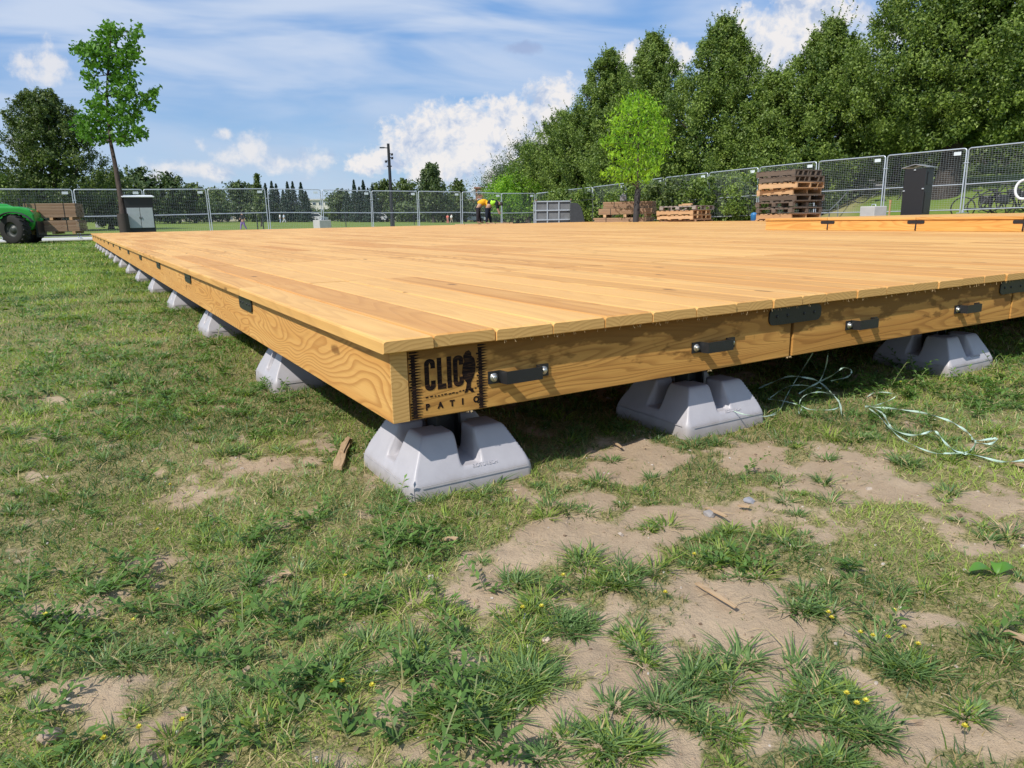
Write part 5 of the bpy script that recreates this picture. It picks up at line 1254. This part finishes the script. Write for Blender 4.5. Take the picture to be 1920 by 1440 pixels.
person(534, 101, 1.3, 'distant figure in light blue right beside the one in white', cloth('pale_blue_shirt', (.50,.60,.75)), cloth('white_shorts', (.7,.7,.7)), 'walk', R(10), group='distant players')

# ------------------------------------------------------------------ far buildings and cars
def house(u, d, w, h, dp, wall, roofc, lb, rows, cols, name='house', flat=True, rz=0):
    b = px(u, d, v=415); r = empty(name, b, face_rz(u, rz), lb, 'building'); m = MB(); m.box((0, 0, h/2), (w, dp, h)); m.build('wall', simple('wall_'+name, wall, .9), r)
    if flat: m = MB(); m.box((0, 0, h+.15), (w+.6, dp+.6, .3)); m.build('roof', simple('roof_'+name, roofc, .8), r)
    else: m = MB(); m.prism([(-w/2-.3, 0), (w/2+.3, 0), (0, h*.45)], dp+.6, lambda x, y, z: Vector((x, z-dp/2-.3, h+y))); m.build('roof', simple('roof_'+name, roofc, .8), r)
    gl = simple('dark_glass', (.05,.07,.09), .15)
    for i in range(rows):
        for j in range(cols):
            m = MB(); x = -w/2+(j+.5)*w/cols; z = (i+.5)*h/rows
            m.box((x, -dp/2-.02, z), (w/cols*.6, .06, h/rows*.45)); f = m.build('window', STEELW, r)
            m = MB(); m.box((x, -dp/2-.055, z), (w/cols*.5, .02, h/rows*.36)); m.build('pane', gl, f)
house(597, 165, 5.4, 4.4, 6, (.66,.62,.54), (.55,.53,.50), 'pale office building between the two groups of spruces', 3, 4, 'office_building')
house(614, 150, 3.6, 1.0, 3, (.62,.58,.50), (.40,.38,.36), 'low pale wing seen under the trees right of the pale office building', 1, 3, 'low_building')
house(901, 160, 1.9, 6.9, 2, (.33,.13,.09), (.30,.14,.10), 'red brick tower beside the brick building', 4, 1, 'brick_tower')
house(895, 168, 6.5, 4.6, 5, (.30,.14,.10), (.35,.33,.32), 'red brick building behind the low trees', 3, 5, 'brick_building')
house(398, 150, 4.4, 4.6, 4, (.42,.22,.15), (.30,.12,.08), 'small brick house beside the pale green tree at left', 2, 2, 'brick_house', False)
for u, w, lb in ((425, 6, 'long low pale house under the trees behind the child'), (545, 5, 'low beige house under the left spruces'), (352, 5, 'low white house under the trees right of the white cabinet'), (715, 5, 'low pale house left of the foot of the lamp pole')):
    house(u, 128, w, 1.5, 4, (.62,.56,.46), (.20,.18,.17), lb, 1, 3, 'bungalow', False)
def car(u, d, col, lb):
    b = px(u, d, v=415); r = empty('parked_car', b, face_rz(u), lb, 'car', 'cars parked beyond the field')
    pr = [(-2.1, .3), (2.1, .3), (2.15, .7), (1.2, .85), (.7, 1.35), (-1.0, 1.38), (-1.6, .9), (-2.1, .8)]
    m = MB(); m.prism(pr, 1.7, lambda x, y, z: Vector((x, z-.85, y))); m.build('body', simple('car_paint', col, .3), r)
    for s in (-1, 1): m = MB(); m.prism([(-1.35, .9), (1.0, .9), (.6, 1.27), (-.9, 1.29)], .02, lambda x, y, z, s=s: Vector((x, s*.86+z-.01, y))); m.build('side_window', simple('car_glass', (.03,.04,.05), .1), r)
    for x in (-1.3, 1.3):
        for y in (-.78, .78): m = MB(); m.lathe((x, y, .32), [(0, -.1), (.32, -.1), (.32, .1), (0, .1)], axis='Y', seg=16); m.build('wheel', RUB, r)
for u, c, lb in ((176, (.75,.75,.75), 'white car left of the slim oak trunk, under the trees'), (221, (.7,.72,.72), 'white car just left of the white cabinet'), (411, (.8,.8,.82), 'white car left of the walking child'), (700, (.72,.72,.75), 'white car under the second group of spruces'), (712, (.6,.62,.65), 'silver car left of the lamp pole'), (590, (.7,.7,.7), 'pale car left of the concrete block'), (875, (.5,.52,.55), 'grey car between the children and the workers'), (888, (.66,.67,.7), 'silver car behind the worker in yellow')):
    car(u, 116, c, lb)

# ------------------------------------------------------------------ right slope: bicycles, rails
def bicycle(c, rz, lb, s=1.0):
    r = empty('bicycle', c, rz, lb, 'bicycle', 'bicycles parked on the slope')
    fm = MB(); bb = (0, 0, .30); seat = (-.15, 0, .82); head = (.36, 0, .80); rw = (-.52, 0, .34); fw = (.56, 0, .34)
    for a, b_ in ((bb, seat), (bb, head), ((-.12, 0, .74), head), (bb, rw), (seat, rw), (head, fw)): fm.tube([a, b_], .018, 6)
    fm.build('frame', BLACK, r)
    for w in (rw, fw):
        m = MB(); pts = [(w[0]+.33*math.cos(k*math.tau/24), 0, w[2]+.33*math.sin(k*math.tau/24)) for k in range(25)]; m.tube(pts, .02, 6, cap=False); wh = m.build('wheel', RUB, r)
        for k in range(8): m.tube([w, (w[0]+.32*math.cos(k*.785), 0, w[2]+.32*math.sin(k*.785))], .003, 3)
    m = MB(); m.box((-.17, 0, .86), (.26, .13, .05), bev=.02); m.build('saddle', BLACK, r)
    m = MB(); m.tube([(.36, -.28, .98), (.34, 0, .96), (.36, .28, .98)], .014, 6); m.tube([head, (.35, 0, .96)], .016, 6); m.build('handlebar', BLACK, r)
    m = MB(); m.tube([(-.12, -.1, .22), (0, -.08, .3), (0, .08, .3), (.12, .1, .38)], .012, 5); m.build('pedals', BLACK, r)
    m = MB(); m.box((.1, 0, .58), (.34, .16, .26), bev=.05); m.build('frame_bag', BLACK, r)
for i, (u, d, a, lb) in enumerate([(1840, 22.6, 10, 'black bicycle nearest the fence post on the slope, leftmost of the group'), (1868, 22.3, 25, 'black bicycle in the middle of the group on the slope'), (1890, 22.8, -10, 'black bicycle partly hidden behind the middle one'), (1912, 22.2, 15, 'black bicycle at the right edge of the picture beside the white rail')]):
    q = px(u, d, v=400); bicycle(q, face_rz(u, R(a)), lb)
q = px(1640, 28.5, v=380); bicycle(q, face_rz(1620), 'dark bicycle lying far up on the grass slope above the concrete block')
b = px(1925, 18.5, v=400); r = empty('white_rail', b, face_rz(1925), 'white tubular rail with a rounded end at the right edge', 'rail')
m = MB(); z1, z0_ = 1.27, .80; pts = [(.9, 0, z1)]+[(-.14+.17*math.cos(R(a)), 0, (z1+z0_)/2+(z1-z0_)/2*math.sin(R(a))) for a in range(90, 271, 15)]+[(.9, 0, z0_)]
m.tube(pts, .034, 10); m.build('loop', STEELW, r); 
for x in (0, .85): m = MB(); m.tube([(x, 0, z0_), (x, 0, -.05)], .03, 8); m.build('upright', STEELW, r)
def handrail():
    uv = [(1540, 22.9), (1556, 25), (1572, 27.5), (1588, 30.5), (1604, 34)]
    P = [px(u, d, v=385) for u, d in uv]; r = empty('handrail', P[0], 0, 'thin grey handrail climbing the left edge of the grass slope', 'handrail')
    m = MB(); 
    for p in P: m.tube([p-P[0]+Vector((0, 0, -.1)), p-P[0]+Vector((0, 0, .6))], .02, 6)
    m.tube([p-P[0]+Vector((0, 0, .6)) for p in P], .022, 6); m.build('rails', simple('grey_rail', (.20,.21,.22), .6, .4), r)
handrail()

# ------------------------------------------------------------------ small things on the near ground
def scrap():
    a, b_ = onz(632, 886, .004), onz(654, 832, .004); d = b_-a; L = d.length; c = (a+b_)/2; c.z = .010
    m = MB(); rr = random.Random(5); n = 9; top = []; bot = []
    for i in range(n):
        t = i/(n-1)-.5; wv = .0105*(1-.15*abs(t)*2)+rr.uniform(-.0015, .0015); top.append((wv+rr.uniform(-.001, .002), t*L)); bot.append((-wv+rr.uniform(-.002, .001), t*L+rr.uniform(-.003, .003)))
    m.prism(bot+top[::-1], .010, lambda x, y, z: Vector((x, y, z+.004*math.cos(y*14))))
    m.prism([(-.004, -L*.1), (.004, -L*.12), (.006, L*.42), (-.002, L*.46)], .004, lambda x, y, z: Vector((x, y, z+.0135)))
    o = m.build('wood_scrap', MW['scrap']); o.location = c; o.rotation_euler = (0, .08, math.atan2(d.y, d.x)-math.pi/2); tag(o, 'splintered strip of pale wood on the grass left of the corner footing', 'wood scrap', 'wood pieces on the ground')
scrap()
def stick(u0, v0, u1, v1, w, lb, name='wood_sliver', mt=None):
    a, b_ = onz(u0, v0, .006), onz(u1, v1, .006); d = b_-a; L = d.length; c = (a+b_)/2; c.z = .008+gz(c.x, c.y)+float(microz(c.x, c.y)); rr = random.Random(int(u0)); m = MB()
    n = 6; top = [(w*(1-.5*abs(i/(n-1)-.45))+rr.uniform(-.15, .15)*w, (i/(n-1)-.5)*L) for i in range(n)]; bot = [(-w*(1-.6*abs(i/(n-1)-.4))+rr.uniform(-.15, .15)*w, (i/(n-1)-.5)*L) for i in range(n)]
    m.prism(bot+top[::-1], w*.6, lambda x, y, z: Vector((x, y, z+w*.5*math.sin(y/L*2.5))))
    o = m.build(name, mt or MW['scrap']); o.location = c; o.rotation_euler = (0, 0, math.atan2(d.y, d.x)-math.pi/2); tag(o, lb, 'wood scrap', 'wood pieces on the ground')
stick(1306, 1092, 1380, 1142, .0042, 'long dry stick lying on the bare path in the right foreground')
stick(1884, 1192, 1925, 1216, .0055, 'short pale stick at the right edge among dry grass')
stick(1325, 955, 1362, 975, .0045, 'small brown twig on bare soil right of the middle')
stick(1385, 948, 1406, 955, .005, 'short orange wood chip on the bare soil')
stick(1900, 866, 1926, 878, .0075, 'orange wood chip under the end of the twine')
stick(832, 1008, 858, 1014, .006, 'pale wood chip in the grass in front of the corner footing')
stick(520, 1076, 545, 1086, .006, 'pale wood chip among dark weeds left of centre')
stick(1150, 832, 1165, 846, .004, 'small wood piece in the shade before the second footing')
def stone(u, v, s, lb, col, seed):
    rr = random.Random(seed); bm = bmesh.new(); bmesh.ops.create_icosphere(bm, subdivisions=2, radius=s)
    for q in bm.verts: q.co *= 1+rr.uniform(-.2, .2); q.co.z *= .55
    me = bpy.data.meshes.new('stone'); bm.to_mesh(me); bm.free(); me.materials.append(simple('stone', col, .9, 0, .2, .25, 60)); o = bpy.data.objects.new('stone', me); COL.objects.link(o)
    p = onz(u, v); o.location = (p.x, p.y, gz(p.x, p.y)+float(microz(p.x, p.y))+s*.25); o.rotation_euler = (0, .2, rr.random()*6); tag(o, lb, 'stone', 'stones on the soil')
stone(92, 1386, .013, 'flat tan stone on bare soil in the bottom left corner', (.36,.27,.20), 1)
stone(1024, 1206, .0065, 'pale stone on the bare path below the centre', (.55,.43,.33), 2)
stone(985, 1222, .009, 'broken whitish stone at the edge of the grass below the centre', (.58,.50,.42), 3)
stone(985, 1160, .006, 'small grey stone between tufts below the centre', (.26,.27,.30), 4)
stone(1232, 1420, .0045, 'tiny grey pebble near the bottom edge', (.24,.24,.26), 5)
stone(1330, 968, .012, 'grey clod of soil right of the middle', (.27,.25,.24), 6)
stone(1405, 940, .012, 'rough grey clump left of the brown twig', (.25,.25,.27), 7)
stone(36, 1124, .010, 'grey flat stone in the grass at the left edge', (.27,.28,.29), 8)
stone(205, 985, .006, 'small tan stone in the grass at left', (.42,.33,.24), 9)
def broadleaf():
    p = onz(1868, 1080); r = empty('plantain', (p.x, p.y, .003), 0, 'plantain weed with three broad glossy leaves at the right', 'plant'); mt = leafmat('plantain_leaf', (.06,.17,.02), (.14,.30,.04), .25, .35)
    for a, L in ((2.6, .045), (5.9, .036), (.6, .026)):
        V = []; F = []; n = 8
        for i in range(n+1):
            t = i/n; w = math.sin(math.pi*min(1, t*.92+.05))*.30*L; c = Vector((math.cos(a)*L*t, math.sin(a)*L*t, .012*math.sin(t*2.6))); s = Vector((-math.sin(a), math.cos(a), 0))*w
            V += [c-s+Vector((0, 0, w*.3)), c, c+s+Vector((0, 0, w*.3))]
        for i in range(n):
            for e in (0, 1): k = i*3+e; F.append((k, k+1, k+4, k+3))
        npmesh('leaf', np.array([tuple(v) for v in V]), np.array(F), mt, np.full(len(F), .5+.2*math.sin(a)), parent=r, smooth=True)
broadleaf()
# twine: flattened plastic packing cord
def twine():
    mt = simple('pale_green_twine', (.42,.55,.46), .35, 0, .5, .35, 90); rr = random.Random(9)
    def strand(m, P, w=.0030, z=.012):
        pts = []
        for q in P:
            g = onz(q[0], q[1], q[2] if len(q) > 2 else z); pts.append(g)
        out = []
        for i in range(len(pts)-1):
            p0 = pts[max(0, i-1)]; p1 = pts[i]; p2 = pts[i+1]; p3 = pts[min(len(pts)-1, i+2)]
            for k in range(7):
                t = k/7; out.append(.5*((2*p1)+(p2-p0)*t+(2*p0-5*p1+4*p2-p3)*t*t+(3*p1-p0-3*p2+p3)*t**3))
        out.append(pts[-1]); vs = []; fs = []; tw = rr.random()*6
        for i, p in enumerate(out):
            t = (out[min(i+1, len(out)-1)]-out[max(i-1, 0)]).normalized(); a = t.orthogonal().normalized(); b_ = t.cross(a); tw += rr.uniform(.15, .5)
            s = (a*math.cos(tw)+b_*math.sin(tw))*w*.62; q = (b_*math.cos(tw)-a*math.sin(tw))*w*.16
            vs += [p-s, p+q, p+s, p-q]
            if i: k = (i-1)*4; fs += [(k+e, k+(e+1) % 4, k+4+(e+1) % 4, k+4+e) for e in range(4)]
        m.add(vs, fs)
    m = MB()
    strand(m, [(1422,728,.02),(1450,716,.05),(1478,706,.08),(1510,708,.08),(1536,716,.05),(1560,738,.03),(1574,755,.02),(1578,778,.012)], .0042)
    strand(m, [(1553,660,.16),(1548,688,.10),(1536,716,.05),(1520,724,.04),(1498,738,.02)], .0038)
    strand(m, [(1498,738,.02),(1536,716,.05),(1560,704,.08),(1580,690,.11),(1596,694,.09),(1590,706,.07),(1558,714,.05)], .0038)
    strand(m, [(1440,748,.02),(1470,752,.02),(1500,760,.015),(1520,768,.012),(1560,768,.012),(1576,762,.012)], .0026)
    strand(m, [(1504,765,.02),(1498,775,.015),(1500,752,.03),(1512,740,.05),(1536,735,.05),(1565,740,.03)], .0022)
    strand(m, [(1524,662,.16),(1500,700,.08),(1476,740,.02),(1460,772,.012),(1442,780,.01)], .0022)
    strand(m, [(1444,746,.02),(1474,726,.05),(1502,722,.06),(1540,728,.05)], .0022)
    strand(m, [(1344,756,.055),(1370,768,.05),(1400,778,.046),(1440,780,.03),(1462,768,.015)], .0024)
    o = m.build('packing_twine', mt); tag(o, 'tangled pale green plastic twine hanging below the first plate joint', 'twine', 'discarded packing twine')
    m = MB()
    strand(m, [(1622,762),(1640,760),(1660,754),(1680,742,.03),(1664,736,.04),(1640,736,.03),(1625,745)], .0026)
    strand(m, [(1622,762),(1650,764,.02),(1690,768,.03),(1730,774,.035),(1772,786,.03),(1800,800,.02),(1820,816),(1829,826),(1868,822,.02),(1858,832),(1830,830)], .0046)
    strand(m, [(1829,826),(1826,838),(1812,848),(1790,850),(1770,850)], .0032)
    strand(m, [(1636,764),(1655,775,.02),(1664,790,.02),(1676,806),(1710,816,.02),(1735,812,.03),(1752,808,.03),(1764,820,.02),(1780,838),(1800,848),(1840,856),(1880,866),(1926,862)], .0042)
    strand(m, [(1630,766),(1648,780),(1668,802),(1690,822),(1720,838),(1755,850),(1790,850),(1812,852)], .0030)
    o = m.build('packing_twine', mt); tag(o, 'pale green plastic twine lying in knotted loops on the grass at the right', 'twine', 'discarded packing twine')
twine()
